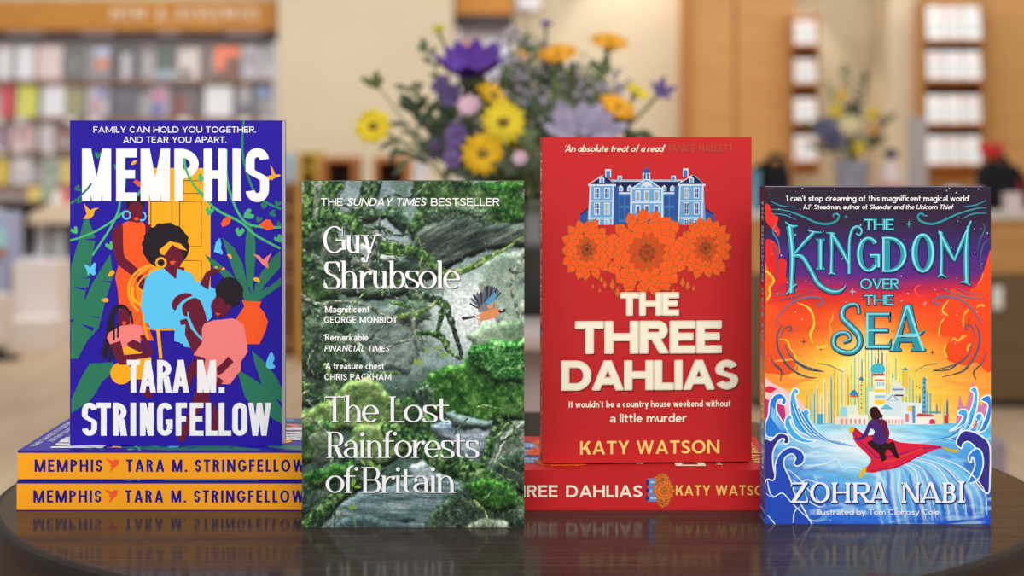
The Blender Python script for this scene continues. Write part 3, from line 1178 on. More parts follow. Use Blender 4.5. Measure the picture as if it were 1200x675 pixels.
def art_forest_cover():
    rect = (353.5, 212.5, 614.5, 618.5)
    p = Paint(rect, 1.3, 5)
    y = p.y
    top, low = np.array([128., 150, 156]), np.array([112., 138, 132])
    t = np.clip((y - 212) / 300, 0, 1)[..., None]
    p.im = top * (1 - t) + low * t
    n = p.noise(30)[..., None]
    p.im *= .82 + .36 * n
    p.mix(np.exp(-(((p.x - 558) / 58) ** 2 + ((p.y - 368) / 52) ** 2) ** 2) * .98, (226, 236, 234))
    p.mix(np.exp(-(((p.x - 470) / 50) ** 2 + ((p.y - 420) / 40) ** 2)) * .7, (156, 178, 172))
    p.mix(np.exp(-(((p.x - 450) / 45) ** 2 + ((p.y - 258) / 32) ** 2)) * .85, (176, 194, 204))
    p.mix(np.clip((p.noise(16, 1, 3) - .52) * 3, 0, .55) * (p.x < 520), (70, 98, 78))

    def limb(pts, wid, cols, px=4, warp=2.0, shade=.34):
        m, sd = p.along(pts, wid, warp)
        c = p.tex(cols, px, gain=2.0)
        p.mix(m, np.clip(c * (1 - shade * sd[..., None]), 0, 255))

    def mass(pts, cols, px=6, warp=4, aspect=1.0, ang=0.0, a=1.0, top=.25):
        m = p.inside(pts, warp * .8, 9)
        m1 = p.blur(m, 1)
        m2 = p.blur(m, 5)
        g = np.gradient(m2, axis=0) * 9
        lit = 1 + np.clip(g, -.5, .5) * (1 + top) - .1
        c = p.tex(cols, px * .8, aspect, ang, 1.9) * .6 + p.tex(cols, px * 3, aspect, ang, 1.9) * .4
        p.mix(m1 * a, np.clip(c * lit[..., None], 0, 255))

    p.mix(np.clip((p.y - 425) / 40, 0, .85) * np.clip(.35 + p.noise(9), 0, 1), (46, 70, 54))
    # misty trees behind
    mass([(575, 300), (614, 290), (614, 400), (590, 395), (572, 360), (560, 330)], [(110, 140, 120), (150, 176, 150), (186, 204, 186)], 8, 5, a=.75)
    limb([(614, 300), (600, 330), (606, 360), (614, 390)], (5, 4, 5), ROCK)
    mass([(545, 395), (575, 378), (614, 372), (614, 402), (560, 415)], [(96, 130, 100), (128, 160, 124), (168, 192, 160)], 7, a=.8)
    limb([(362, 212), (361, 240), (358, 275)], (12, 13, 15), MOSS)
    limb([(372, 212), (370, 245), (372, 270)], (6, 6, 8), ROCK)
    limb([(390, 212), (386, 235), (384, 262)], (24, 23, 26), MOSS)
    limb([(436, 212), (430, 235), (418, 255), (402, 262)], (22, 23, 24, 18), DARK)
    mass([(404, 240), (420, 246), (436, 243), (470, 244), (480, 262), (474, 276), (452, 258), (430, 262)], DARK, 5, 3)
    # canopy moss, upper right
    mass([(482, 212), (614, 210), (616, 276), (585, 272), (556, 262), (520, 252), (500, 272), (488, 285), (478, 268), (490, 246)], MOSS, 5, 6)
    mass([(560, 214), (614, 212), (614, 262), (590, 268), (575, 245)], MOSS2, 4, 6)
    mass([(492, 250), (530, 236), (568, 246), (575, 268), (540, 275), (505, 270)], DARK, 3, 6)
    # big leaning trunk
    mass([(470, 306), (482, 282), (500, 264), (535, 256), (566, 262), (616, 262), (616, 292), (578, 292), (548, 302), (524, 316), (500, 332), (470, 330), (440, 322)], BARK, 5, 3, 5.0, -.45)
    mass([(404, 318), (440, 300), (480, 306), (500, 326), (470, 350), (430, 352), (400, 345)], DARK, 5, 4, 2.0, -.3)
    # left thicket
    mass([(352, 268), (392, 262), (412, 300), (400, 350), (420, 400), (430, 440), (400, 480), (352, 480)], DARK, 7, 6)
    mass([(378, 272), (402, 276), (408, 300), (396, 318), (376, 300)], ROCK, 5, 3, a=.6)
    mass([(408, 288), (432, 284), (444, 300), (434, 318), (412, 314)], [(120, 136, 136), (158, 172, 172), (196, 206, 206)], 6, 3)
    mass([(440, 300), (462, 296), (470, 306), (450, 312)], [(130, 146, 146), (168, 182, 182), (200, 210, 210)], 6, 3)
    for q, wd, cl in (([(352, 276), (372, 262), (392, 256), (414, 264), (432, 280), (450, 290), (480, 294), (502, 304), (522, 322)], (12, 13, 15, 16, 15, 16, 14, 12, 9), MOSS),
                      ([(352, 300), (366, 316), (384, 330), (380, 352), (372, 380)], (16, 14, 13, 14, 10), DARK),
                      ([(430, 276), (438, 296), (446, 318), (452, 344)], (9, 9, 8, 10), DARK),
                      ([(520, 324), (548, 316), (572, 302), (596, 290), (616, 274)], (11, 8, 6, 4, 2), LIME),
                      ([(596, 316), (604, 320), (616, 318)], (3, 3, 3), ROCK)):
        limb(q, wd, cl)
    mass([(353, 300), (376, 304), (392, 345), (370, 360), (353, 350)], MOSS, 6, 5, a=.8)
    # middle distance: grey tangle of roots
    mass([(430, 372), (470, 352), (492, 360), (500, 400), (480, 440), (440, 430), (420, 400)], [(60, 76, 72), (104, 122, 116), (140, 158, 150), (180, 194, 186)], 7, 6, 2.0, -.5, a=.75)
    for q, wd, cl in (([(353, 346), (372, 357), (398, 354), (428, 358), (452, 372), (484, 384), (498, 398)], (4, 5, 5, 4, 5, 4, 3), ROCK),
                      ([(353, 372), (368, 364), (384, 376), (396, 398), (416, 412), (432, 436), (440, 452)], (6, 6, 6, 7, 6, 5, 4), DARK),
                      ([(402, 396), (420, 404), (442, 414), (462, 404), (484, 398)], (4, 4, 4, 3, 2), ROCK),
                      ([(482, 346), (504, 350), (520, 356), (527, 372), (534, 392), (540, 412), (540, 420)], (12, 10, 9, 7, 6, 5, 4), DARK),
                      ([(520, 358), (516, 376), (513, 388), (520, 398), (526, 404)], (7, 6, 5, 5, 4), MOSS),
                      ([(484, 394), (500, 390), (518, 396), (524, 410), (538, 420)], (4, 6, 6, 5, 4), MOSS),
                      ([(353, 410), (372, 402), (392, 414), (404, 432)], (12, 12, 11, 9), MOSS),
                      ([(353, 452), (370, 462), (392, 470)], (10, 9, 6), MOSS)):
        limb(q, wd, cl)
    mass([(353, 380), (380, 376), (400, 400), (404, 430), (380, 446), (353, 440)], DARK, 4, 6, a=.75)
    mass([(466, 352), (500, 352), (505, 372), (486, 384), (462, 376)], DARK, 4, 4, a=.7)
    rt = random.Random(21)
    for k in range(46):
        x_, y_ = rt.uniform(353, 500), rt.uniform(225, 470)
        a_ = rt.choice((-.5, .5, 2.4, 1.0)) + rt.uniform(-.5, .5)
        q = [(x_, y_)]
        for s_ in range(4):
            a_ += rt.uniform(-.5, .5)
            q.append((q[-1][0] + math.cos(a_) * rt.uniform(8, 18), q[-1][1] + math.sin(a_) * rt.uniform(8, 18)))
        w_ = rt.choice((1.4, 2, 3, 4.5, 6))
        limb(q, (w_, w_, w_ * .7, w_ * .4), rt.choice((MOSS, DARK, DARK, ROCK, LIME, BARK)))
    # mossy boulder, right
    mass([(478, 468), (496, 446), (520, 430), (545, 424), (552, 406), (580, 402), (616, 396), (616, 494), (600, 492), (580, 490), (562, 506), (546, 494), (528, 492), (500, 490)], MOSS2, 6, 5, top=.4)
    mass([(548, 412), (566, 402), (600, 398), (616, 400), (616, 446), (585, 450), (560, 436)], [(10, 44, 18), (24, 84, 32), (52, 128, 54), (110, 178, 96), (196, 226, 170)], 3, 5)
    mass([(480, 462), (500, 446), (512, 470), (500, 490), (478, 486)], DARK, 5, 4)
    # left moss mounds
    mass([(353, 480), (390, 468), (398, 458), (412, 446), (432, 444), (450, 454), (462, 476), (466, 500), (440, 510), (400, 505), (372, 520), (353, 520)], LIME, 7, 4, top=.35)
    mass([(353, 500), (372, 488), (392, 500), (384, 530), (353, 545)], MOSS, 6, 5)
    mass([(362, 512), (386, 505), (404, 520), (396, 548), (366, 545)], ROCK, 5, 5, a=.6)
    mass([(404, 520), (418, 500), (444, 496), (470, 508), (480, 530), (452, 548), (415, 545)], LIME, 6, 4, top=.35)
    mass([(455, 470), (480, 465), (505, 490), (515, 520), (490, 540), (466, 520)], MOSS, 5, 5)
    # water
    mass([(505, 500), (540, 486), (575, 496), (572, 520), (560, 545), (545, 548), (530, 520), (512, 512)], [(96, 118, 126), (140, 160, 172), (186, 202, 214), (228, 236, 240)], 4, 2, 6.0, 0.0, top=.1)
    mass([(520, 480), (548, 492), (580, 492), (572, 504), (535, 504)], [(84, 110, 106), (110, 134, 130), (136, 158, 156)], 6, 3)
    mass([(366, 620), (388, 596), (420, 578), (455, 570), (490, 556), (520, 552), (545, 572), (528, 598), (505, 620)], [(58, 82, 84), (96, 122, 126), (138, 160, 166), (196, 208, 212)], 4, 2, 9.0, .05, top=.05)
    mass([(480, 548), (500, 536), (514, 548), (508, 576), (486, 572)], [(120, 146, 150), (176, 194, 200), (224, 232, 236)], 4, 3)
    # right rock
    mass([(616, 490), (600, 498), (586, 516), (574, 540), (566, 556), (590, 570), (616, 572)], ROCK, 4, 3, top=.2)
    limb([(585, 492), (578, 510), (572, 530), (564, 548)], (10, 10, 9, 6), MOSS)
    limb([(616, 494), (600, 506), (588, 524), (578, 548)], (2.5, 2, 2, 1.5), [(190, 200, 180), (220, 226, 210)])
    mass([(570, 556), (585, 536), (616, 530), (616, 580), (590, 575)], DARK, 4, 5)
    # diagonal root and lower right bank
    limb([(458, 506), (490, 520), (520, 542), (556, 556), (590, 585), (612, 612)], (20, 24, 26, 28, 34, 36), MOSS, 4, 3)
    mass([(496, 620), (508, 600), (524, 582), (540, 566), (570, 560), (600, 580), (616, 600), (616, 620)], DARK, 4, 5)
    mass([(545, 568), (575, 560), (600, 572), (606, 592), (580, 604), (556, 592)], MOSS2, 4, 5)
    mass([(540, 620), (560, 610), (590, 608), (600, 620)], ROCK, 4, 3)
    limb([(556, 588), (568, 600), (574, 618)], (3, 2, 2), LIME)
    # lower left bank
    mass([(353, 560), (376, 548), (404, 534), (430, 540), (456, 548), (440, 566), (410, 582), (390, 600), (378, 620), (353, 620)], DARK, 5, 5)
    mass([(356, 556), (384, 548), (410, 540), (424, 552), (400, 566), (366, 572)], MOSS2, 4, 5)
    limb([(353, 618), (372, 602), (392, 584), (412, 568)], (14, 12, 12, 8), MOSS)
    mass([(370, 620), (390, 606), (400, 594), (408, 604), (396, 620)], ROCK, 4, 3, a=.6)
    mass([(386, 620), (402, 606), (430, 602), (452, 610), (460, 620)], [(40, 58, 60), (70, 90, 90), (104, 124, 122)], 4, 2, top=.3)
    mass([(464, 610), (476, 605), (488, 609), (476, 613)], [(46, 62, 66), (72, 90, 92)], 4, 1)
    for k in range(26):
        x_, y_ = rt.choice((rt.uniform(353, 420), rt.uniform(540, 614))), rt.uniform(440, 600)
        a_ = rt.uniform(0, 6.28)
        q = [(x_, y_)]
        for s_ in range(3):
            a_ += rt.uniform(-.5, .5)
            q.append((q[-1][0] + math.cos(a_) * rt.uniform(6, 12), q[-1][1] + math.sin(a_) * rt.uniform(6, 12)))
        w_ = rt.choice((1.2, 2, 3))
        limb(q, (w_, w_, w_ * .5), rt.choice((MOSS, DARK, ROCK, LIME)))
    # grain and flecks of light moss
    p.im *= (.80 + .40 * p.noise(2.4, octs=2))[..., None]
    fl = p.rg.rand(p.H, p.W)
    clump = np.clip((p.noise(14) - .42) * 5, 0, 1)
    p.mix((fl > .978) * clump * .5, (186, 208, 172))
    p.mix((fl < .02) * .3, (16, 30, 22))
    A = Art(rect, (0.1265, 0.1971))
    A.grid(np.clip(p.im, 0, 255))
    A.lv = 2
    # lit leaves
    for cx_, cy_, r in ((492, 425, 5), (500, 411, 4), (520, 416, 5), (513, 408, 4), (487, 424, 4), (414, 566, 5), (419, 571, 4), (413, 595, 5), (425, 542, 4), (435, 544, 5), (444, 548, 4), (409, 568, 4)):
        a_ = (cx_ * 13 + cy_ * 7) % 6 * .9
        c_, s_ = math.cos(a_), math.sin(a_)
        A.poly([(cx_ + r * (u * c_ - v * s_), cy_ + r * (u * s_ + v * c_)) for u, v in ((-1.1, 0), (-.5, -.45), (.1, -.5), (.7, -.25), (1.2, .05), (.6, .35), (-.1, .45), (-.6, .3))], (112 + (cx_ * 7) % 36, 166, 62))
    A.stroke([(413, 560), (412, 585), (413, 600), (417, 618)], 1.0, (110, 140, 60))
    A.up()
    # jay in flight
    J = zt(480, 340, 4.82)
    A.poly(J(292, 160, 300, 152, 365, 146, 385, 150, 395, 160, 360, 158, 305, 172), (52, 56, 66))
    for k in range(8):
        a = math.radians(-158 + k * 14)
        L = 74 + 5 * math.sin(k)
        bx, by = 418, 118
        ex, ey = bx + L * 1.05 * math.cos(a), by + L * 1.5 * math.sin(a)
        A.poly(J(bx - 8, by + 4, bx + 10, by + 2, ex + 9, ey + 4, ex, ey - 6, ex - 8, ey + 6), (96, 100, 112) if k % 2 else (58, 60, 72))
    for k in range(8):
        a = math.radians(-104 + k * 9)
        bx, by = 446, 92
        ex, ey = bx + 86 * math.cos(a), by + 112 * math.sin(a)
        A.poly(J(bx - 7, by, bx + 8, by, ex + 7, ey, ex - 2, ey - 7, ex - 6, ey + 4), (44, 46, 56) if k % 2 else (92, 98, 112))
    A.up()
    A.poly(J(425, 70, 480, 10, 492, 40, 478, 70, 440, 90), (84, 150, 196))
    A.poly(J(385, 118, 420, 70, 440, 95, 480, 62, 482, 100, 450, 115, 400, 130), (128, 124, 128))
    A.blob(J(376, 158, 395, 138, 430, 120, 470, 106, 505, 108, 528, 118, 505, 138, 470, 160, 425, 172, 395, 172), (222, 142, 92), 5)
    A.poly(J(372, 148, 395, 150, 398, 166, 378, 160), (235, 230, 224))
    A.up()
    A.poly(J(436, 92, 478, 64, 470, 104, 446, 108), (214, 150, 110))
    A.poly(J(500, 118, 520, 110, 546, 108, 542, 116, 545, 124, 510, 132), (40, 40, 44))
    A.poly(J(516, 112, 528, 112, 526, 118, 514, 118), (236, 226, 206))
    A.stroke(J(412, 168, 405, 182, 392, 200), .9, (190, 120, 70))
    A.stroke(J(395, 170, 390, 188, 396, 198), .9, (190, 120, 70))
    A.up()
    T = Art(rect, (0.1265, 0.1971))
    T.lv = A.lv
    fg = font(w=.15, h=.135, tr=.13)
    text(T, 'THE', fg, 375.7, 401.5, 232.4, 241.4, WHITE)
    text(T, 'SUNDAY TIMES', fg, 406.5, 498.5, 232.4, 241.4, WHITE, shear=.2)
    text(T, 'BESTSELLER', fg, 505, 585.6, 232.4, 241.4, WHITE)
    fs = font(w=.17, h=.15, tr=.08, xh=.7)
    fi = font(w=.17, h=.15, tr=.13)
    text(T, "`Magnificent'", fs, 379, 435, 358.8, 366.8, WHITE)
    text(T, 'GEORGE MONBIOT', fi, 379.5, 465.4, 371.2, 378.7, WHITE)
    text(T, "`Remarkable'", fs, 379, 433.4, 391.8, 399.6, WHITE)
    text(T, 'FINANCIAL TIMES', fi, 379.8, 455.8, 405.2, 412.2, WHITE, shear=.2)
    text(T, "`A treasure chest'", fs, 379.5, 451.8, 425.4, 433, WHITE)
    text(T, 'CHRIS PACKHAM', fi, 380, 458.4, 438.5, 445.6, WHITE)
    fd = font(w=.132, h=.045, xh=.67, th=.045, S=.075, sh=.022, tr=-.02, ball=True)
    for s, a, b, yt, yb in (('Guy', 378.5, 443.5, 265.2, 297), ('Shrubsole', 379, 539.5, 307, 338.6), ('The', 380.5, 444, 464.8, 495), ('Lost', 455.5, 527, 464.8, 495), ('Rainforests', 382, 561.5, 506.4, 536.8), ('of', 381.5, 417.5, 547.6, 577.8), ('Britain', 423.5, 534, 547.6, 577.8)):
        text(T, s, fd, a, b, yt, yb, (20, 34, 30), dx=.9, dy=.9)
    T.up(3)
    for s, a, b, yt, yb in (('Guy', 378.5, 443.5, 265.2, 297), ('Shrubsole', 379, 539.5, 307, 338.6), ('The', 380.5, 444, 464.8, 495), ('Lost', 455.5, 527, 464.8, 495), ('Rainforests', 382, 561.5, 506.4, 536.8), ('of', 381.5, 417.5, 547.6, 577.8), ('Britain', 423.5, 534, 547.6, 577.8)):
        text(T, s, fd, a, b, yt, yb, WHITE)
    return A, T


CREAM, GOLD = (252, 246, 222), (150, 104, 46)


def dahlia(A, cx, cy, R, sq, rings, seed, rot=0.0, tint=0):
    rg = random.Random(seed)
    for i, (rr, n, ln, wd, col) in enumerate(rings):
        base = A.lv
        pet = []
        for k in range(n):
            pet.append((2 * PI * (k + (.5 if i % 2 else 0)) / n + rot + rg.uniform(-.08, .08), R * ln * rg.uniform(.86, 1.14), R * wd * rg.uniform(.9, 1.1)))
        for ps in (0, 1):
            for k, (a, L, w_) in enumerate(pet):
                r0, c, s = R * rr, math.cos(a), math.sin(a)
                g = .55 if ps == 0 else -.6

                def pt(u, v):
                    uu, vv = r0 + u * L + g * (1 if u > .5 else -1) * 1.1, v * w_ + (math.copysign(g * .8, v) if v else 0)
                    return (cx + uu * c - vv * s, cy + (uu * s + vv * c) * sq)
                A.lv = base + 1 + ps * 3 + k % 3
                A.poly([pt(u, v) for u, v in ((-.05, .16), (.35, .5), (.62, .46), (1.0, 0), (.62, -.46), (.35, -.5), (-.05, -.16))], GOLD if ps == 0 else col, inc=0)
        A.lv = base + 7


def art_house_cover():
    rect = (634, 163, 881, 545.5)
    A = Art(rect, (0.1274, 0.1973))
    A.poly([(630, 160), (885, 160), (885, 548), (630, 548)], (198, 40, 42)).up()
    H = zt(670, 185, 6.428)
    B1, B2, B3, NV, LT, WN = (104, 164, 218), (62, 116, 186), (44, 84, 152), (30, 36, 84), (206, 222, 236), (150, 168, 178)
    # rear range and roof
    A.poly(H(285, 190, 840, 190, 840, 290, 285, 290), NV)
    A.poly(H(285, 180, 840, 180, 840, 196, 285, 196), (160, 190, 214))
    A.poly(H(290, 275, 840, 275, 840, 520, 290, 520), B3)
    A.poly(H(345, 275, 435, 275, 435, 500, 345, 500), B2)
    A.poly(H(680, 275, 775, 275, 775, 500, 680, 500), B2)
    A.up()
    A.poly(H(345, 275, 435, 275, 435, 288, 345, 288), LT)
    A.poly(H(680, 275, 775, 275, 775, 288, 680, 288), LT)
    for x0 in (352, 395, 690, 732):
        for y0, y1 in ((305, 375), (395, 480)):
            A.poly(H(x0, y0, x0 + 34, y0, x0 + 34, y1, x0, y1), B3)
    for x0 in (360, 427, 690, 752):
        A.poly(H(x0 - 18, 268, x0 - 18, 238, x0, 220, x0 + 18, 238, x0 + 18, 268), LT)
        A.poly(H(x0 - 10, 262, x0 - 10, 240, x0 + 10, 240, x0 + 10, 262), B1)
    # side wings low
    A.poly(H(50, 440, 110, 395, 110, 530, 40, 530), B3)
    A.poly(H(1005, 395, 1065, 440, 1080, 530, 1005, 530), B3)
    A.poly(H(50, 440, 110, 392, 112, 404, 60, 446), NV)
    A.poly(H(1005, 392, 1068, 440, 1060, 446, 1005, 408), NV)
    A.up()

    def wing(xa, xb, dk0, dk1):
        A.poly(H(dk0, 225, dk1, 225, dk1, 520, dk0, 520), B3)
        A.up()
        A.poly(H(xa, 225, xb, 225, xb - 12 if xa < 500 else xb + 14, 520, xa - 18 if xa < 500 else xa + 6, 520), B1)
        A.poly(H(xa - 12, 214, xb + 14, 214, xb + 14, 228, xa - 12, 228), LT)
        A.poly(H(xa + 10, 214, xa + 100, 148, xb - 70, 148, xb, 214), NV)
        A.up()
        A.stroke(H(xa - 8, 214, xa + 100, 146), 1.0, LT, smooth=False)
        A.stroke(H(xb - 70, 148, xb, 212), .8, (120, 150, 190), smooth=False)
        A.poly(H(xa - 4, 335, xb, 335, xb, 345, xa - 4, 345), LT)
        A.poly(H(xa - 14, 464, xb - 6, 464, xb - 6, 476, xa - 14, 476), LT)
        A.poly(H(xb - 12, 228, xb, 228, xb - 8, 520, xb - 20, 520), LT)
        A.poly(H(xa - 2, 228, xa + 10, 228, xa, 520, xa - 12, 520), LT)
        m = (xa + xb) / 2
        for x0 in (m - 60, m + 16):
            for y0, y1 in ((240, 322), (352, 445), (478, 520)):
                A.poly(H(x0, y0, x0 + 44, y0, x0 + 44, y1, x0, y1), LT)
                A.poly(H(x0 + 8, y0 + 8, x0 + 36, y0 + 8, x0 + 36, y1 - 6, x0 + 8, y1 - 6), WN if (x0 + y0) % 3 < 1.4 else (70, 80, 130))
                A.stroke(H(x0 + 22, y0 + 8, x0 + 22, y1 - 6), .5, LT, smooth=False)
                A.stroke(H(x0 + 8, (y0 + y1) / 2, x0 + 36, (y0 + y1) / 2), .5, LT, smooth=False)
        A.poly(H(m - 20, 206, m - 20, 170, m - 2, 155, m + 18, 170, m + 18, 206), LT)
        A.poly(H(m - 10, 204, m - 10, 172, m + 10, 172, m + 10, 204), B1)
    wing(125, 310, 305, 345)
    wing(805, 990, 768, 812)
    # chimneys
    for x0, y0, w_, yb in ((242, 100, 44, 165), (335, 150, 34, 180), (742, 150, 36, 180), (832, 95, 42, 160)):
        A.poly(H(x0, y0, x0 + w_, y0, x0 + w_, yb, x0, yb), LT)
        A.poly(H(x0 + 8, y0 + 14, x0 + w_ - 8, y0 + 14, x0 + w_ - 8, yb, x0 + 8, yb), B2)
    # centre block with pediment and cupola
    A.poly(H(438, 240, 678, 240, 682, 470, 432, 470), B1)
    A.poly(H(430, 250, 555, 168, 682, 250), LT)
    A.up()
    A.poly(H(458, 240, 555, 180, 655, 240), B1)
    A.blob(H(510, 235, 530, 205, 555, 195, 585, 208, 600, 235, 575, 228, 555, 236, 535, 228), LT, 4)
    A.poly(H(432, 240, 682, 240, 682, 254, 432, 254), LT)
    A.poly(H(432, 345, 682, 345, 682, 358, 432, 358), LT)
    A.poly(H(432, 254, 446, 254, 446, 470, 430, 470), LT)
    A.poly(H(668, 254, 682, 254, 684, 470, 668, 470), LT)
    for x0 in (470, 537, 612):
        A.poly(H(x0, 262, x0 + 40, 262, x0 + 40, 342, x0, 342), LT)
        A.poly(H(x0, 370, x0 + 40, 370, x0 + 40, 430, x0, 430), LT)
        A.poly(H(x0 + 8, 272, x0 + 32, 272, x0 + 32, 336, x0 + 8, 336), WN)
        A.poly(H(x0 + 8, 380, x0 + 32, 380, x0 + 32, 430, x0 + 8, 430), (90, 100, 150))
    A.poly(H(524, 178, 526, 128, 582, 128, 584, 178), LT)
    A.poly(H(534, 176, 536, 134, 550, 134, 550, 176), B3)
    A.poly(H(558, 176, 558, 134, 573, 134, 575, 176), B3)
    A.blob(H(527, 128, 532, 105, 555, 92, 576, 105, 581, 128), B3, 4)
    A.poly(H(552, 95, 555, 50, 560, 95), (120, 90, 130))
    A.up()
    # flowers
    O1, O2, O3 = (250, 92, 30), (212, 74, 28), (160, 58, 26)
    dahlia(A, 686, 295, 30, 1.18, ((.62, 16, .42, .30, O1), (.46, 14, .40, .28, O1), (.32, 12, .32, .22, O1), (.2, 10, .26, .16, O2), (.08, 9, .2, .1, O3), (.0, 7, .12, .07, O3)), 3)
    dahlia(A, 826, 294, 32, 1.12, ((.62, 17, .42, .28, O1), (.46, 16, .40, .26, O1), (.32, 14, .34, .2, O1), (.18, 12, .3, .14, O2), (.06, 9, .2, .09, O3), (.0, 7, .12, .06, O3)), 4)
    for x_, y_, a_ in ((738, 278, .3), (742, 322, 1.2), (778, 330, 2.0), (772, 262, -.6), (700, 328, 1.5), (715, 335, 1.7), (728, 340, 1.4), (790, 335, 1.5), (722, 262, -.5), (800, 262, -.8)):
        pass
    dahlia(A, 757, 299, 49, 1.02, ((.72, 18, .32, .28, O1), (.58, 17, .32, .27, O1), (.46, 16, .30, .24, O1), (.34, 15, .28, .2, O1), (.24, 14, .24, .14, O2), (.15, 13, .2, .1, O2), (.08, 11, .16, .08, O3), (.0, 9, .12, .06, O3)), 8)
    rg = random.Random(11)
    for x_, y_, l_ in ((716, 336, 13), (722, 345, 12), (703, 330, 8), (799, 334, 12), (805, 338, 11), (693, 338, 6), (707, 336, 9), (735, 350, 12), (748, 352, 10), (771, 348, 12), (812, 341, 7), (701, 343, 6), (788, 345, 9)):
        A.poly([(x_, y_ - l_ * .6), (x_ + l_ * .3, y_ + l_ * .1), (x_, y_ + l_ * .55), (x_ - l_ * .3, y_ + l_ * .1)], GOLD)
        A.poly([(x_, y_ - l_ * .45), (x_ + l_ * .2, y_ + l_ * .1), (x_, y_ + l_ * .42), (x_ - l_ * .2, y_ + l_ * .1)], O1)
    A.up(2)
    T = Art(rect, (0.1274, 0.1973))
    T.lv = A.lv
    fsc = font(w=.14, h=.13, xh=.62, tr=.05, one=True)
    text(T, "`An absolute treat of a read'", fsc, 658.5, 777, 172.2, 180.2, CREAM, shear=.3)
    text(T, 'JANICE HALLETT', font(w=.13, h=.12, tr=.12), 781, 859, 172, 180.2, (176, 84, 58))
    fb = font(w=.235, h=.2, tr=.075)
    for s, a, b, yt, yb in (('THE', 726, 794, 346.5, 372), ('THREE', 673, 844.5, 380, 416.5), ('DAHLIAS', 656.5, 864, 426.2, 459.4)):
        for dx, dy in RING8:
            text(T, s, fb, a, b, yt, yb, (108, 20, 26), dx=1.0 + dx * 1.0, dy=1.2 + dy * 1.0)
            T.lv += 5
        T.lv -= 40
    T.up(22)
    for s, a, b, yt, yb in (('THE', 726, 794, 346.5, 372), ('THREE', 673, 844.5, 380, 416.5), ('DAHLIAS', 656.5, 864, 426.2, 459.4)):
        for dx, dy in RING8:
            text(T, s, fb, a, b, yt, yb, CREAM, dx=dx * 1.1, dy=dy * 1.1)
            T.lv += 5
        for dx, dy in RING8:
            text(T, s, fb, a, b, yt, yb, (196, 164, 100), dx=dx * .45, dy=dy * .45)
            T.lv += 5
        text(T, s, fb, a, b, yt, yb, CREAM)
        T.lv -= 80
    T.up(44)
    fs = font(w=.17, h=.15, xh=.7, tr=.09)
    text(T, "It wouldn't be a country house weekend without", fs, 664.7, 856, 473, 480.4, CREAM)
    text(T, 'a little murder', fs, 713, 803.7, 488.2, 498.2, CREAM)
    text(T, 'KATY WATSON', font(w=.19, h=.17, tr=.13), 678, 842.6, 519.8, 535.4, (250, 218, 120))
    return A, T


def art_house_spine():
    rect = (528, 551, 916.3, 598)
    A = Art(rect, (0.1973, 0.0239))
    A.poly([(528, 551), (917, 551), (917, 598), (528, 598)], (204, 38, 42)).up()
    f = font(w=.2, h=.175, tr=.13)
    text(A, 'THE', f, 543, 580, 568.8, 582.8, CREAM)
    text(A, 'THREE', f, 588.5, 653.5, 568.8, 582.8, CREAM)
    text(A, 'DAHLIAS', f, 663.5, 752.5, 568.8, 582.8, CREAM)
    text(A, 'KATY WATSON', font(w=.18, h=.16, tr=.13), 792, 907, 568.8, 580.6, (244, 206, 104))
    # the house and flower device, lying on its side
    for k, (y0, y1) in enumerate(((561, 570), (571, 579), (580, 588))):
        A.poly([(759, y0), (775, y0 - 1), (775, y1), (759, y1)], (104, 150, 206))
        A.poly([(757, y0 + 2), (760, y0 + 1), (760, y1 - 1), (757, y1 - 2)], (38, 50, 110))
        A.poly([(762, y0 + 3), (772, y0 + 3), (772, y0 + 5), (762, y0 + 5)], (190, 210, 230))
    A.up()
    O1 = (250, 120, 40)
    for cx_, cy_, r in ((776, 563, 9), (777, 587, 8), (778, 575, 13)):
        dahlia(A, cx_, cy_, r, 1.0, ((.5, 12, .5, .34, O1), (.28, 10, .4, .26, O1), (.05, 8, .3, .16, (226, 110, 40))), 5)
    return A


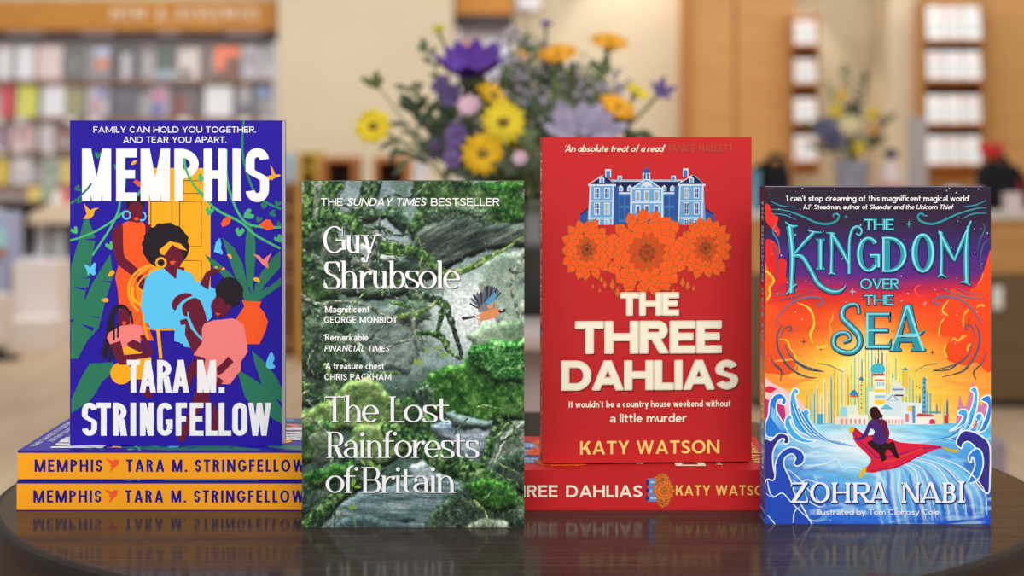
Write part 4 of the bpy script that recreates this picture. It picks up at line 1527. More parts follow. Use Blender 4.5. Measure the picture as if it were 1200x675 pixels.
def art_sea_cover():
    rect = (896.8, 220, 1161, 614.5)
    p = Paint(rect, 1.0, 9)
    ys = [220, 262, 295, 322, 336, 347, 360, 385, 408, 430, 470, 497]
    mid = [(46, 34, 50), (50, 36, 62), (66, 42, 128), (86, 44, 142), (150, 38, 110), (216, 44, 60), (240, 76, 36), (250, 130, 40), (254, 204, 66), (255, 236, 100), (255, 236, 90), (255, 236, 130)]
    sid = [(46, 34, 50), (52, 34, 66), (64, 40, 124), (96, 38, 120), (190, 36, 70), (232, 52, 40), (238, 66, 34), (240, 76, 34), (242, 96, 34), (244, 124, 40), (246, 140, 50), (240, 150, 70)]
    c1 = np.stack([np.interp(p.y, ys, [c[i] for c in mid]) for i in range(3)], -1)
    c2 = np.stack([np.interp(p.y, ys, [c[i] for c in sid]) for i in range(3)], -1)
    cm = np.exp(-((p.x - 1022) / (66 + np.clip(p.y - 385, 0, 112) * .6)) ** 2)[..., None]
    p.im = c1 * cm + c2 * (1 - cm)
    st = p.noise(6, 8, 3)
    p.im *= (.9 + .2 * st)[..., None]
    sky = p.y < 497
    p.mix(np.exp(-(((p.x - 1020) / 26) ** 2 + ((p.y - 420) / 34) ** 2)) * .8 * sky, (255, 246, 196))
    # sea
    ys = [497, 512, 535, 560, 590, 615]
    mid = [(150, 222, 246), (232, 248, 252), (206, 240, 252), (120, 200, 244), (70, 140, 226), (44, 100, 210)]
    sid = [(90, 196, 240), (70, 178, 236), (56, 140, 226), (46, 96, 200), (42, 82, 190), (34, 80, 200)]
    c1 = np.stack([np.interp(p.y, ys, [c[i] for c in mid]) for i in range(3)], -1)
    c2 = np.stack([np.interp(p.y, ys, [c[i] for c in sid]) for i in range(3)], -1)
    cm = np.exp(-((p.x - 1012) / 84) ** 2)[..., None]
    sea = c1 * cm + c2 * (1 - cm)
    wv = p.noise(4, 7, 3, .12)
    sea *= (.84 + .32 * wv)[..., None]
    r = np.clip((p.noise(5, 6, 2, -.1) - .62) * 8, 0, 1)[..., None]
    sea = sea * (1 - r * .6) + np.array([214., 242, 252]) * r * .6
    p.im = np.where((p.y >= 497)[..., None], sea, p.im)
    for k in range(26):
        t = k / 25
        sx, sy = 1015 + 66 * t, 547 - 17 * t + (k % 3)
        ex, ey = 1035 + 122 * t, 618 - 12 * t
        col = ((214, 244, 254), (120, 206, 246), (240, 251, 255), (52, 110, 214), (160, 222, 250), (84, 170, 238))[(k * 5) % 6]
        m, sd = p.along([(sx, sy), (sx + 16 + 22 * t, sy + 6 + 8 * t), (ex - 8, ey - 38 + 4 * t), (ex, ey)], (1.0, 4.5, 7, 5, 1.5), .8, 5)
        p.mix(p.blur(m, 1) * .8, col)
    for q, wd, col in (([(1020, 552), (1036, 566), (1028, 584), (1008, 600)], (2, 6, 5, 2), (206, 242, 254)), ([(985, 560), (1000, 575), (990, 600)], (1, 5, 1), (120, 190, 244)),
                       ([(905, 600), (930, 585), (960, 575), (1000, 590), (1040, 612)], (2, 7, 8, 6, 2), (60, 140, 230)), ([(930, 560), (960, 556), (990, 566), (1010, 580)], (2, 6, 5, 1), (96, 186, 244)),
                       ([(1110, 528), (1125, 545), (1128, 565)], (2, 8, 3), (110, 196, 240)), ([(940, 520), (970, 530), (1000, 532)], (1, 4, 1), (90, 196, 240)), ([(1080, 508), (1100, 514), (1120, 512)], (1, 4, 1), (90, 196, 240))):
        m, sd = p.along(q, wd, 1.0, 5)
        p.mix(p.blur(m, 1) * .75, col)
    p.mix(np.exp(-(((p.x - 1000) / 40) ** 2 + ((p.y - 526) / 13) ** 2)) * .75, (240, 250, 254))
    p.im = np.clip(p.im, 0, 255)
    A = Art(rect, (0.1296, 0.1936))
    A.grid(p.im)
    A.lv = 2
    z1, z2, z3, z4 = zt(885, 215, 5.87), zt(1025, 215, 5.87), zt(885, 320, 5.87), zt(1025, 320, 5.87)
    w5, w6, w7, w8 = zt(885, 425, 6.428), zt(1025, 425, 6.428), zt(885, 515, 6.31), zt(1025, 515, 6.31)
    RD, OR, YL = (232, 48, 34), (246, 96, 34), (255, 206, 62)
    # clouds
    A.blob(z1(70, 150, 105, 165, 120, 215, 160, 240, 150, 290, 170, 330, 160, 370, 130, 330, 100, 300, 66, 240), RD)
    A.blob(z1(66, 420, 120, 400, 170, 470, 160, 520, 215, 540, 210, 640, 220, 690, 66, 690), (226, 40, 40))
    A.blob(z3(66, -60, 100, 0, 130, 50, 110, 110, 100, 180, 66, 200), OR)
    A.stroke(z3(70, -10, 105, 15, 128, 60, 98, 110, 105, 150, 80, 190), 2.2, YL)
    A.blob(z4(810, -120, 760, -40, 740, 30, 720, 80, 660, 120, 640, 160, 530, 110, 510, 180, 470, 250, 500, 300, 440, 380, 470, 440, 520, 440, 490, 520, 500, 600, 620, 640, 700, 620, 810, 640), (238, 72, 32))
    A.up()
    for q, w_, c in (((510, 190, 465, 260, 505, 298), 2.0, YL), ((480, 315, 450, 360, 440, 440), 1.6, YL), ((610, 380, 612, 300, 650, 250), 2.6, (252, 160, 50)), ((700, 245, 725, 225, 760, 235), 2.6, (252, 170, 60)),
                     ((490, 490, 480, 540, 500, 590), 2.2, YL), ((520, 480, 545, 455, 575, 470, 610, 440, 630, 440), 3.0, (253, 170, 60)), ((640, 545, 640, 515, 660, 490), 3.0, (253, 180, 60)), ((705, 90, 735, 40, 745, 0), 1.5, (250, 130, 50))):
        A.stroke(z4(*q), (.3, w_, w_ * .7, w_ * 1.2, .3), c)
    A.blob(z3(66, 260, 130, 230, 180, 300, 150, 360, 180, 460, 230, 500, 270, 560, 280, 680, 66, 680), (242, 84, 32))
    A.up()
    for q, w_, c in (((290, 210, 360, 240, 395, 290, 405, 360, 380, 430, 400, 490), 2.8, YL), ((535, 270, 530, 320, 510, 355, 520, 400, 515, 460), 1.4, (253, 180, 70)), ((165, 460, 220, 470, 240, 520, 270, 560, 285, 620, 270, 680), 2.2, YL),
                     ((130, 610, 240, 600, 380, 580), 2.6, (253, 170, 60)), ((400, 580, 430, 600, 420, 640, 500, 590), 2.2, YL), ((420, 500, 440, 520, 500, 500), 3, YL)):
        A.stroke(z3(*q), (.3, w_, w_ * .7, w_ * 1.2, .3), c)
    A.stroke(z4(320, 88, 288, 100, 278, 128, 296, 158, 335, 166), (.4, 2.0, 3.0, 2.2, .4), (240, 70, 60))
    A.blob(w5(60, 100, 160, 90, 320, 130, 420, 110, 440, 130, 330, 160, 250, 200, 140, 160), (250, 150, 60))
    A.blob(w6(560, 130, 640, 150, 760, 140, 860, 180, 860, 200, 700, 190, 600, 170), (250, 160, 66))
    # mountains
    A.poly(w5(66, 110, 130, 160, 250, 220, 330, 280, 370, 330, 380, 460, 66, 460), (246, 200, 206))
    A.poly(w5(66, 190, 110, 180, 165, 200, 120, 235, 66, 220), (222, 40, 76))
    A.poly(w5(66, 260, 120, 300, 220, 330, 240, 470, 66, 470), (198, 50, 120))
    A.poly(w6(610, 460, 640, 240, 665, 330, 690, 330, 730, 160, 745, 150, 760, 300, 800, 330, 830, 300, 872, 340, 872, 460), (206, 130, 170))
    A.up()
    # city towers
    rg = random.Random(4)
    TW = [(130, 222, 245), (252, 232, 130), (160, 220, 180), (84, 130, 180), (255, 248, 220), (130, 200, 226), (246, 180, 90), (190, 230, 150)]
    base = A.lv
    for x_ in list(range(945, 1000, 4)) + list(range(1001, 1110, 4)):
        A.lv = base
        d = abs(x_ - 1022)
        top = 400 + d * .75 + rg.uniform(0, 26)
        w_ = rg.uniform(.9, 2.2)
        c = TW[rg.randrange(8)]
        A.poly([(x_, top), (x_ + w_ * .5, top - 5), (x_ + w_, top), (x_ + w_ + .4, 497), (x_ - .4, 497)], c)
        A.poly([(x_ + w_ * .55, top), (x_ + w_, top), (x_ + w_ + .3, 497), (x_ + w_ * .5, 497)], tuple(int(v * .72) for v in c))
    A.up()
    for q, c in ((w5(640, 340, 720, 340, 720, 410, 640, 410), (150, 220, 236)), (w5(690, 325, 770, 325, 770, 410, 690, 410), (226, 236, 214)), (w5(600, 410, 760, 410, 760, 470, 600, 470), (236, 226, 206)), (w5(706, 395, 850, 395, 850, 470, 706, 470), (250, 244, 236)),
                 (w5(785, 160, 815, 160, 820, 400, 780, 400), (226, 222, 120)), (w5(835, 185, 890, 185, 890, 400, 835, 400), (170, 222, 190)), (w5(855, 220, 935, 220, 935, 400, 855, 400), (240, 244, 226)),
                 (w6(0, 90, 72, 90, 78, 400, 0, 400), (246, 244, 232)), (w6(80, 240, 200, 240, 210, 470, 60, 470), (214, 232, 238)), (w6(60, 410, 230, 410, 230, 470, 60, 470), (250, 244, 240)), (w6(200, 300, 360, 310, 360, 470, 200, 470), (222, 238, 240)),
                 (w6(135, 120, 230, 190, 240, 260, 110, 250), (226, 232, 214)), (w6(215, 70, 250, 70, 252, 190, 213, 190), (246, 196, 60)), (w6(362, 130, 386, 130, 390, 390, 358, 390), (92, 176, 214)), (w6(300, 410, 450, 410, 450, 468, 300, 468), (246, 240, 232)),
                 (w6(450, 390, 510, 390, 510, 468, 450, 468), (240, 220, 160)), (w6(525, 400, 550, 400, 550, 462, 525, 462), (216, 40, 60)), (w5(470, 390, 515, 390, 515, 465, 470, 465), (70, 170, 210))):
        A.poly(q, c)
    A.up()
    A.blob(w5(875, 75, 872, 40, 900, 15, 925, 10, 950, 14, 975, 36, 978, 62, 960, 82, 900, 84), (64, 186, 206))
    A.stroke(w5(925, 12, 925, -22), .9, (90, 40, 60), smooth=False)
    A.blob(w5(715, 250, 722, 225, 745, 208, 765, 225, 775, 250), (40, 140, 200))
    A.poly(w5(715, 250, 775, 250, 775, 264, 715, 264), (216, 90, 60))
    A.blob(w5(785, 135, 790, 118, 800, 110, 812, 120, 816, 140), (56, 120, 170))
    for q, c in ((w5(880, 88, 975, 88, 975, 104, 880, 104), (186, 60, 60)), (w6(0, 130, 72, 130, 72, 142, 0, 142), (236, 110, 60)), (w6(0, 205, 76, 205, 76, 226, 0, 226), (252, 206, 50)), (w6(0, 250, 78, 250, 78, 270, 0, 270), (150, 200, 216)), (w6(0, 285, 78, 285, 78, 320, 0, 320), (250, 210, 60)),
                 (w6(132, 200, 216, 200, 216, 214, 132, 214), (120, 150, 200)), (w6(150, 245, 216, 245, 216, 256, 150, 256), (40, 44, 80)), (w6(85, 290, 135, 240, 185, 290), (150, 176, 206)), (w6(105, 285, 135, 255, 165, 285), (244, 240, 230)),
                 (w6(40, 355, 85, 315, 140, 355), (96, 190, 216)), (w6(212, 62, 230, 38, 252, 62), (60, 130, 200)), (w6(358, 135, 374, 110, 392, 135), (60, 140, 200)), (w6(305, 412, 330, 385, 440, 398, 445, 412), (206, 70, 50)), (w6(345, 380, 375, 368, 395, 380), (150, 60, 50)),
                 (w6(405, 385, 500, 385, 490, 372, 420, 372), (60, 160, 180)), (w6(412, 440, 430, 425, 455, 440, 455, 466, 412, 466), (226, 50, 90)), (w6(245, 330, 300, 330, 305, 370, 250, 370), (250, 200, 70)), (w6(280, 330, 305, 330, 305, 460, 285, 460), (90, 150, 210)), (w6(230, 390, 256, 390, 256, 450, 230, 450), (232, 120, 140))):
        A.poly(q, c)
    base = A.lv
    for k in range(6):
        A.lv = base
        A.poly(w5(645 + k * 34, 428, 660 + k * 34, 428, 660 + k * 34, 466, 645 + k * 34, 466), (226, 150, 140))
        A.poly(w6(80 + k * 24, 432, 92 + k * 24, 432, 92 + k * 24, 466, 80 + k * 24, 466), (232, 160, 160))
        A.poly(w6(314 + k * 20, 178 + k * 12, 322 + k * 20, 178 + k * 12, 322 + k * 20, 188 + k * 12, 314 + k * 20, 188 + k * 12), (40, 50, 80))
        A.poly(w6(368, 150 + k * 36, 378, 150 + k * 36, 378, 166 + k * 36, 368, 166 + k * 36), (34, 90, 150))
        A.poly(w5(796, 170 + k * 34, 804, 170 + k * 34, 804, 180 + k * 34, 796, 180 + k * 34), (60, 60, 60))
        A.poly(w6(6 + k * 12, 150, 12 + k * 12, 150, 12 + k * 12, 180, 6 + k * 12, 180), (96, 180, 206))
    A.up()

    def wave(q, fill, edge=(236, 248, 255), w_=1.6):
        A.blob(q, fill, 6)
        c = catmull(q, True, 6)
        A.stroke(c + [c[0]], w_, edge, smooth=False)
    LB, MB_, DB, IN = (72, 176, 240), (44, 126, 222), (40, 78, 190), (52, 48, 140)
    # left waves
    wave(w5(262, 340, 270, 240, 300, 200, 328, 215, 318, 245, 300, 240, 320, 330, 350, 380, 400, 480, 440, 560, 330, 520, 280, 440), LB)
    wave(w5(355, 400, 360, 370, 390, 355, 410, 385, 400, 405, 430, 470, 480, 540, 420, 540, 370, 480), LB)
    wave(w5(75, 470, 100, 400, 110, 300, 150, 245, 200, 240, 235, 280, 225, 320, 195, 310, 205, 280, 170, 290, 160, 360, 200, 440, 260, 520, 200, 560, 90, 560), MB_)
    wave(w5(225, 480, 230, 420, 265, 400, 280, 430, 262, 440, 300, 520, 380, 580, 460, 590, 380, 610, 280, 570), LB)
    for k in range(7):
        A.stroke(w5(270 + k * 14, 300 + k * 12, 320 + k * 16, 440 + k * 6, 420 + k * 24, 560 + k * 6, 640 + k * 20, 600 + k * 6), (1.4, 1.2, 1.0, .3), (190, 234, 250) if k % 2 else (40, 120, 206))
    for k in range(4):
        A.stroke(w5(120 + k * 12, 330 + k * 10, 130 + k * 12, 420, 200 + k * 14, 520), (1.2, 1.4, .4), (150, 214, 250))
    # right waves
    wave(w6(720, 215, 735, 190, 765, 195, 778, 250, 770, 340, 745, 420, 720, 480, 640, 530, 690, 430, 735, 320, 745, 240), LB)
    wave(w6(800, 290, 820, 260, 872, 262, 876, 400, 850, 480, 820, 520, 780, 520, 830, 420, 850, 320), MB_)
    wave(w6(755, 420, 775, 385, 810, 395, 815, 450, 790, 510, 740, 530, 700, 520, 780, 450), LB)
    wave(w6(625, 395, 640, 360, 690, 360, 700, 400, 680, 460, 620, 500, 560, 520, 630, 470, 660, 410), LB)
    A.blob(w6(735, 500, 755, 450, 775, 470, 750, 505), (250, 150, 50))
    for k in range(6):
        A.stroke(w6(690 + k * 24, 400, 660 + k * 24, 480, 560 + k * 34, 560, 420 + k * 40, 590), (1.2, 1.2, 1.0, .3), (206, 240, 252) if k % 2 else (36, 116, 206))
    # near waves
    wave(w7(60, 720, 60, 60, 120, 10, 175, -40, 235, -30, 250, 10, 240, 35, 210, 30, 215, 0, 185, 5, 150, 50, 130, 120, 140, 240, 180, 330, 200, 720), IN)
    wave(w7(60, 720, 70, 330, 140, 300, 150, 180, 190, 100, 260, 60, 330, 80, 365, 130, 350, 180, 310, 200, 285, 180, 300, 140, 270, 110, 220, 140, 215, 200, 260, 300, 300, 420, 380, 560, 430, 720), DB)
    wave(w8(600, 30, 640, -50, 700, -60, 790, -20, 850, 60, 850, 300, 840, 400, 790, 370, 740, 300, 745, 220, 760, 120, 740, 60, 690, 20, 650, 40, 640, 70), IN)
    wave(w8(690, 150, 700, 110, 750, 70, 790, 100, 800, 200, 760, 300, 690, 320, 740, 200, 720, 130, 710, 175), MB_)
    A.up()
    rg = random.Random(8)
    for q in ((365, 190, 420, 200, 530, 180, 600, 150, 640, 210, 700, 200), (640, 240, 700, 210, 770, 220, 800, 250), (240, 220, 300, 270, 360, 330, 430, 420, 520, 490), (80, 400, 130, 430, 200, 400, 260, 460, 320, 520, 400, 590, 470, 610),
              (90, 300, 110, 400, 150, 430), (280, 620, 290, 540, 330, 500), (370, 380, 390, 450, 470, 500, 520, 490), (270, 300, 330, 330, 380, 300, 460, 320, 430, 260), (370, 20, 420, 60, 520, 50, 560, 100), (90, 560, 140, 620, 150, 640)):
        A.stroke(w7(*q), (.5, 1.5, 1.3, .5), (222, 242, 255))
    # bright threads of the wake behind the carpet
    base = A.lv
    for k in range(9):
        t = k / 8
        sx, sy = 60 + 290 * t, 190 - 80 * t
        ex, ey = 230 + 600 * t, 620 - 60 * t
        A.lv = base
        A.stroke(w8(sx, sy, sx + 120 + 140 * t, sy + 40 + 40 * t, ex - 60 + 30 * t, ey - 240 + 40 * t, ex, ey), (.2, .9, 1.3, .9, .3), ((232, 250, 255), (90, 220, 240), (250, 255, 255))[k % 3])
    # rider on the flying carpet
    CR, CD = (222, 34, 66), (170, 20, 80)
    A.blob(w5(728, 520, 745, 490, 770, 505, 830, 550, 900, 548, 1000, 570, 1080, 600, 1180, 612, 1310, 620, 1410, 640, 1330, 665, 1250, 700, 1130, 765, 1050, 800, 960, 815, 880, 832, 826, 812, 872, 740, 830, 680, 760, 610), CR)
    A.up()
    A.stroke(w5(735, 530, 800, 610, 880, 680, 930, 720, 1100, 690, 1250, 650, 1400, 640), 1.6, (150, 26, 110))
    A.stroke(w5(745, 500, 800, 545, 900, 560), 1.2, (120, 24, 60))
    A.stroke(w5(870, 820, 960, 806, 1060, 790, 1180, 730, 1330, 662), 1.2, CD)
    A.stroke(w5(940, 740, 1040, 740, 1150, 690, 1260, 650), 2.2, (240, 60, 40))
    A.blob(w5(706, 510, 730, 482, 748, 500, 730, 530, 712, 530), (226, 190, 50))
    A.blob(w7(765, 275, 790, 220, 820, 210, 815, 240, 785, 285), (232, 196, 40))
    A.poly(w8(490, 60, 520, 62, 570, 75, 620, 78, 610, 105, 560, 95, 520, 82), (206, 176, 40))
    A.up()
    A.blob(w5(860, 595, 920, 580, 1000, 610, 1040, 600, 1070, 680, 1085, 720, 1055, 720, 1010, 660, 980, 680, 985, 730, 950, 745, 930, 690, 850, 620), (44, 22, 30))
    A.blob(w5(850, 460, 880, 430, 940, 430, 980, 440, 1000, 500, 1010, 540, 990, 600, 940, 620, 890, 600, 885, 560, 900, 520, 870, 500, 840, 560, 790, 585, 735, 578, 790, 565, 830, 510), (76, 38, 116))
    A.up()
    A.poly(w5(960, 435, 990, 460, 1010, 530, 985, 600, 970, 520), (120, 24, 50))
    A.poly(w6(0, 440, 70, 440, 110, 530, 90, 550, 60, 480), (110, 24, 60))
    A.blob(w5(858, 370, 880, 340, 915, 338, 935, 365, 950, 395, 960, 405, 935, 425, 890, 430, 870, 410), (58, 18, 26))
    A.blob(w6(0, 345, 30, 375, 60, 400, 40, 420, 0, 420), (58, 18, 26))
    A.up()
    # swirls and stars
    TL, TD = (44, 146, 166), (60, 96, 120)
    base, SWN = A.lv, [0]
    for zz, q, w_, c in ((z1, (108, 128, 180, 160, 280, 168), (.6, 1.6, .6), TL), (z1, (110, 184, 200, 190, 320, 230, 420, 275, 500, 284, 560, 262, 575, 225, 545, 215, 535, 238), (.8, 2.2, 2.6, 2.4, 1.6), TL), (z1, (112, 214, 200, 222, 280, 255), (.6, 1.7, .6), TL),
                         (z1, (138, 282, 122, 340, 155, 400, 172, 490), (.6, 2, .8), TL), (z1, (110, 405, 145, 480, 155, 580, 140, 668), (.6, 2, .8), TD),
                         (z2, (605, 165, 690, 155, 768, 122), (.6, 1.6, .6), TL), (z2, (768, 174, 690, 180, 560, 220, 450, 270, 380, 284, 310, 262, 298, 225, 325, 212, 345, 232), (.8, 2.2, 2.6, 2.4, 1.6), TL), (z2, (600, 248, 680, 214, 770, 212), (.6, 1.7, .6), TL),
                         (z2, (740, 275, 755, 320, 720, 400, 705, 470), (.6, 2, .8), TD), (z2, (790, 385, 745, 430, 725, 520, 735, 600), (.6, 2, .8), TD),
                         (z3, (130, 156, 220, 145, 310, 115), (.6, 1.4, .6), (110, 110, 150)), (z3, (100, 190, 240, 180, 400, 122), (.6, 1.6, .6), TD), (z3, (138, 370, 170, 290, 250, 210, 360, 172, 430, 172, 465, 200, 440, 228, 418, 205), (.8, 1.8, 2.2, 2.0, 1.2), (96, 110, 150)),
                         (z3, (185, 360, 152, 430, 160, 530, 210, 620, 280, 690), (.6, 2.2, 2.2, .8), TD), (z3, (175, 450, 200, 390, 240, 370, 250, 398, 228, 400), (.6, 1.6, 1.2), TD), (z3, (205, 490, 240, 570, 330, 640, 460, 680), (.6, 2, 1), TD), (z3, (100, 560, 130, 630, 200, 700), (.6, 1.6, .6), TD),
                         (z4, (460, 105, 540, 145, 640, 172, 768, 185), (.6, 1.7, .7), (96, 110, 150)), (z4, (565, 108, 640, 142, 735, 150), (.6, 1.4, .6), (110, 110, 150)), (z4, (735, 360, 690, 280, 600, 195, 500, 165, 430, 175, 408, 205, 430, 225, 455, 205), (.8, 1.8, 2.2, 2, 1.2), (96, 110, 150)),
                         (z4, (690, 355, 720, 420, 712, 520, 660, 620, 590, 690), (.8, 2.2, 2.2, .8), TD), (z4, (692, 450, 670, 380, 635, 360, 625, 390, 645, 395), (.6, 1.6, 1.2), TD), (z4, (668, 485, 640, 570, 560, 630, 400, 675), (.6, 2, .8), TD), (z4, (770, 545, 740, 620, 680, 680), (.6, 1.6, .6), TD),
                         (w5, (215, 0, 280, 60, 380, 110, 465, 118), (1, 1.8, .6), (30, 70, 96)), (w5, (300, 0, 400, 55, 520, 72), (.8, 1.6, .6), (30, 70, 96)), (w5, (470, 10, 560, 25, 660, 75), (.8, 1.3, .5), (120, 140, 110)), (w5, (130, 0, 195, 60, 190, 145), (.6, 1.6, .6), (40, 70, 100)),
                         (w6, (730, 0, 660, 70, 510, 112), (1, 1.8, .6), (20, 60, 70)), (w6, (640, 0, 560, 55, 440, 66), (.8, 1.6, .6), (30, 70, 70)), (w6, (470, 12, 380, 25, 300, 75), (.8, 1.3, .5), (140, 150, 100)), (w6, (815, 0, 745, 75, 765, 135), (.6, 1.6, .6), (40, 60, 70))):
        A.lv = base + 4 * (SWN[0] % 3)
        SWN[0] += 1
        A.stroke(zz(*q), w_, c)
    A.lv = base + 16
    rg = random.Random(3)
    for k in range(90):
        x_, y_ = rg.uniform(900, 1158), 222 + 150 * rg.random() ** 1.4
        if 916 < x_ < 1141 and 227 < y_ < 250:
            continue
        A.disc(x_, y_, rg.choice((.35, .45, .6, .8)), (214, 226, 240) if k % 5 else (70, 190, 206), n=6)
    for x_, y_, r, c in ((1065, 263.5, 5, (70, 190, 200)), (991, 255, 3, (60, 160, 180)), (999, 342.5, 5, (150, 190, 220)), (942, 401, 4, (40, 70, 90)), (962, 410, 3, (80, 90, 90)), (1092.5, 413.5, 4, (40, 60, 60)), (1083, 357, 2.5, (200, 190, 200)), (1119, 403, 2.5, (180, 160, 140)), (940, 375, 2, (240, 200, 200)),
                         (1111, 602, 3.5, (190, 226, 255)), (1131, 602, 4, (150, 206, 250)), (1152, 597, 3, (150, 206, 250)), (973, 610, 2, (190, 226, 255)), (1087, 611, 2.4, (190, 226, 255)), (1122, 600, 1.6, (220, 240, 255))):
        A.star(x_, y_, r, c)
        A.lv -= 1
    A.up(2)
    T = Art(rect, (0.1296, 0.1936))
    T.lv = A.lv
    fs = font(w=.155, h=.135, xh=.7, tr=.075)
    text(T, "`I can't stop dreaming of this magnificent magical world'", fs, 921, 1136, 230.2, 236.8, WHITE)
    text(T, 'A.F. Steadman, author of', fs, 941.2, 1016.5, 240.7, 246.2, WHITE)
    text(T, 'Skandar and the Unicorn Thief', fs, 1018.6, 1116.4, 240.7, 246.2, WHITE, shear=.2)
    DK, BD, HI = (18, 44, 74), (42, 150, 172), (128, 226, 236)
    ff = font(w=.17, h=.1, S=.06, sh=.05, th=.1, tr=.0)
    ft = font(w=.2, h=.17, S=.04, sh=.05, tr=.06)
    L = [('I', ff, 956, 280.6, 967, 317), ('G', font(w=.17, h=.1), 1003.5, 278, 1031.5, 319.5), ('D', ff, 1033, 278, 1062.5, 320), ('O', font(w=.17, h=.1), 1067.3, 274, 1095, 320.5),
         ('E', ff, 1014, 367, 1043, 409), ('A', font(w=.16, h=.08, th=.1, S=.07, sh=.04), 1042.6, 358, 1084, 412)]
    small = [('THE', 1012, 1047.5, 257.4, 270.8), ('OVER', 1007.5, 1053.5, 327, 340), ('THE', 1012, 1047, 346.2, 358.6)]
    ST = [(z1(235, 300, 255, 480, 250, 680, 245, 760), (7.6, 6.4, 5.8, 7.2)), (z1(205, 270, 250, 300, 292, 298), (1, 4, 1)), (z1(212, 770, 250, 725, 282, 700), (1.2, 3.2, 2)), (z1(262, 500, 330, 420, 400, 345), (2.6, 4.4, 4.6)), (z1(362, 328, 400, 340, 458, 344), (1, 2.8, 1)),
          (z1(258, 505, 320, 510, 380, 600, 430, 690, 500, 740, 560, 750, 600, 735, 622, 705), (2, 5.4, 5.4, 5.6, 5.4, 4.4, 2.6, .8)),
          (z1(525, 345, 525, 480, 522, 625), (5, 3.6, 4.4)), (z1(488, 348, 525, 348, 550, 352), (1, 2.8, 1)), (z1(502, 632, 525, 622, 552, 632), (1.4, 2.6, 1.4)), (z1(525, 352, 580, 440, 645, 560), (5, 5.4, 4.4)), (z1(645, 628, 645, 480, 650, 380, 670, 320, 705, 303, 732, 330, 718, 362, 695, 350), (4.6, 4, 3.6, 3.6, 3.2, 2.8, 2.4, 2.2)),
          (z2(455, 340, 458, 480, 455, 640), (5, 4, 4.6)), (z2(432, 652, 456, 634, 492, 652), (1.2, 3, 1)), (z2(440, 335, 490, 430, 542, 530), (3.6, 6, 3.4)), (z2(545, 540, 590, 430, 660, 265), (2.4, 4.6, 2.4)), (z2(640, 300, 626, 480, 630, 690), (3.6, 5.6, 6)), (z4(588, 70, 622, 68, 658, 92), (1, 3.4, 1)),
          (z3(712, 285, 700, 225, 650, 222, 605, 250, 600, 310, 650, 365, 710, 430, 715, 500, 670, 545, 600, 545, 545, 510, 540, 450, 580, 415, 635, 420, 650, 460, 605, 478), (3.2, 3, 3.8, 5, 5.8, 6.6, 6.6, 6, 5.4, 5.2, 5, 4.6, 4, 3.6, 3.2, 3)), (z4(160, 440, 240, 425, 300, 425, 340, 400), (2, 3, 2.4, .8))]
    for dx, dy in RING8:
        for ch, f, a, yt, b, yb in L:
            letter(T, ch, f, a, yt, b, yb, DK, dx=dx * .9 + .4, dy=dy * .9 + .5)
        for s, a, b, yt, yb in small:
            text(T, s, ft, a, b, yt, yb, DK, dx=dx * .7, dy=dy * .7)
        T.up(3)
    for q, w_ in ST:
        T.stroke([(x_ + .4, y_ + .5) for x_, y_ in q], [v + 1.8 for v in w_], DK)
    T.up(2)
    for ch, f, a, yt, b, yb in L:
        letter(T, ch, f, a, yt, b, yb, BD)
    for s, a, b, yt, yb in small:
        text(T, s, ft, a, b, yt, yb, BD)
    for q, w_ in ST:
        T.stroke(q, w_, BD)
    T.up(2)
    for ch, f, a, yt, b, yb in L:
        f2 = dict(f)
        f2.update(w=f['w'] * .34, h=f['h'] * .4, S=0, th=f['th'] * .35)
        letter(T, ch, f2, a + .9, yt + .8, b - .9, yb - .8, HI)
    for s, a, b, yt, yb in small:
        f2 = dict(ft)
        f2.update(w=.09, h=.08, S=0, th=.09)
        text(T, s, f2, a + .6, b - .6, yt + .6, yb - .6, HI)
    for q, w_ in ST:
        T.stroke([(x_ - .2, y_ - .5) for x_, y_ in q], [v * .33 for v in w_], HI)
    T.up(2)
    fz = font(w=.17, h=.085, th=.11, S=.07, sh=.055)
    NM = (('Z', 927, 565.8, 946.4, 589.4), ('O', 949, 565.4, 972.4, 589.8), ('H', 974, 565.8, 997, 589.4), ('R', 998.5, 565.8, 1020, 589.4), ('A', 1018.6, 565.4, 1041, 589.4), ('N', 1056, 565.8, 1078, 589.4), ('A', 1077.6, 565.4, 1103, 589.4), ('B', 1103.5, 565.8, 1119.6, 589.4), ('I', 1122, 564, 1130.4, 589.4))
    for dx, dy in RING8[::2]:
        for ch, a, yt, b, yb in NM:
            letter(T, ch, fz, a, yt, b, yb, (30, 44, 120), dx=.8 + dx * .7, dy=1.0 + dy * .7)
        T.up(3)
    for ch, a, yt, b, yb in NM:
        letter(T, ch, fz, a, yt, b, yb, WHITE)
    text(T, 'Illustrated by Tom Clohosy Cole', font(w=.16, h=.14, xh=.7, tr=.08), 957, 1100.4, 597, 603.6, WHITE)
    # spine: the same sky and sea running round the edge
    S = Art((0, 0, 193.6, 22), (0.1936, 0.022))
    S.grid(np.transpose(p.im[::2, 2:8, :], (1, 0, 2)))
    S.lv = 2
    text(S, 'THE KINGDOM OVER THE SEA', font(w=.17, h=.15), 8, 106, 7, 15.5, (110, 190, 200))
    text(S, 'ZOHRA NABI', font(w=.17, h=.12, S=.05), 114, 164, 7, 15, WHITE)
    return A, T, S


# ------------------------------------------------------------------ building a book from its sheets
PAPER = mat('book_paper', (232, 226, 212), .9, .1, wood=((206, 198, 182), 40, (1, 60, 1)))
PRINT = attr_mat('printed_card', .42, .12)
PRINT_LINEN = attr_mat('printed_linen_card', .55, .12, weave=.25)


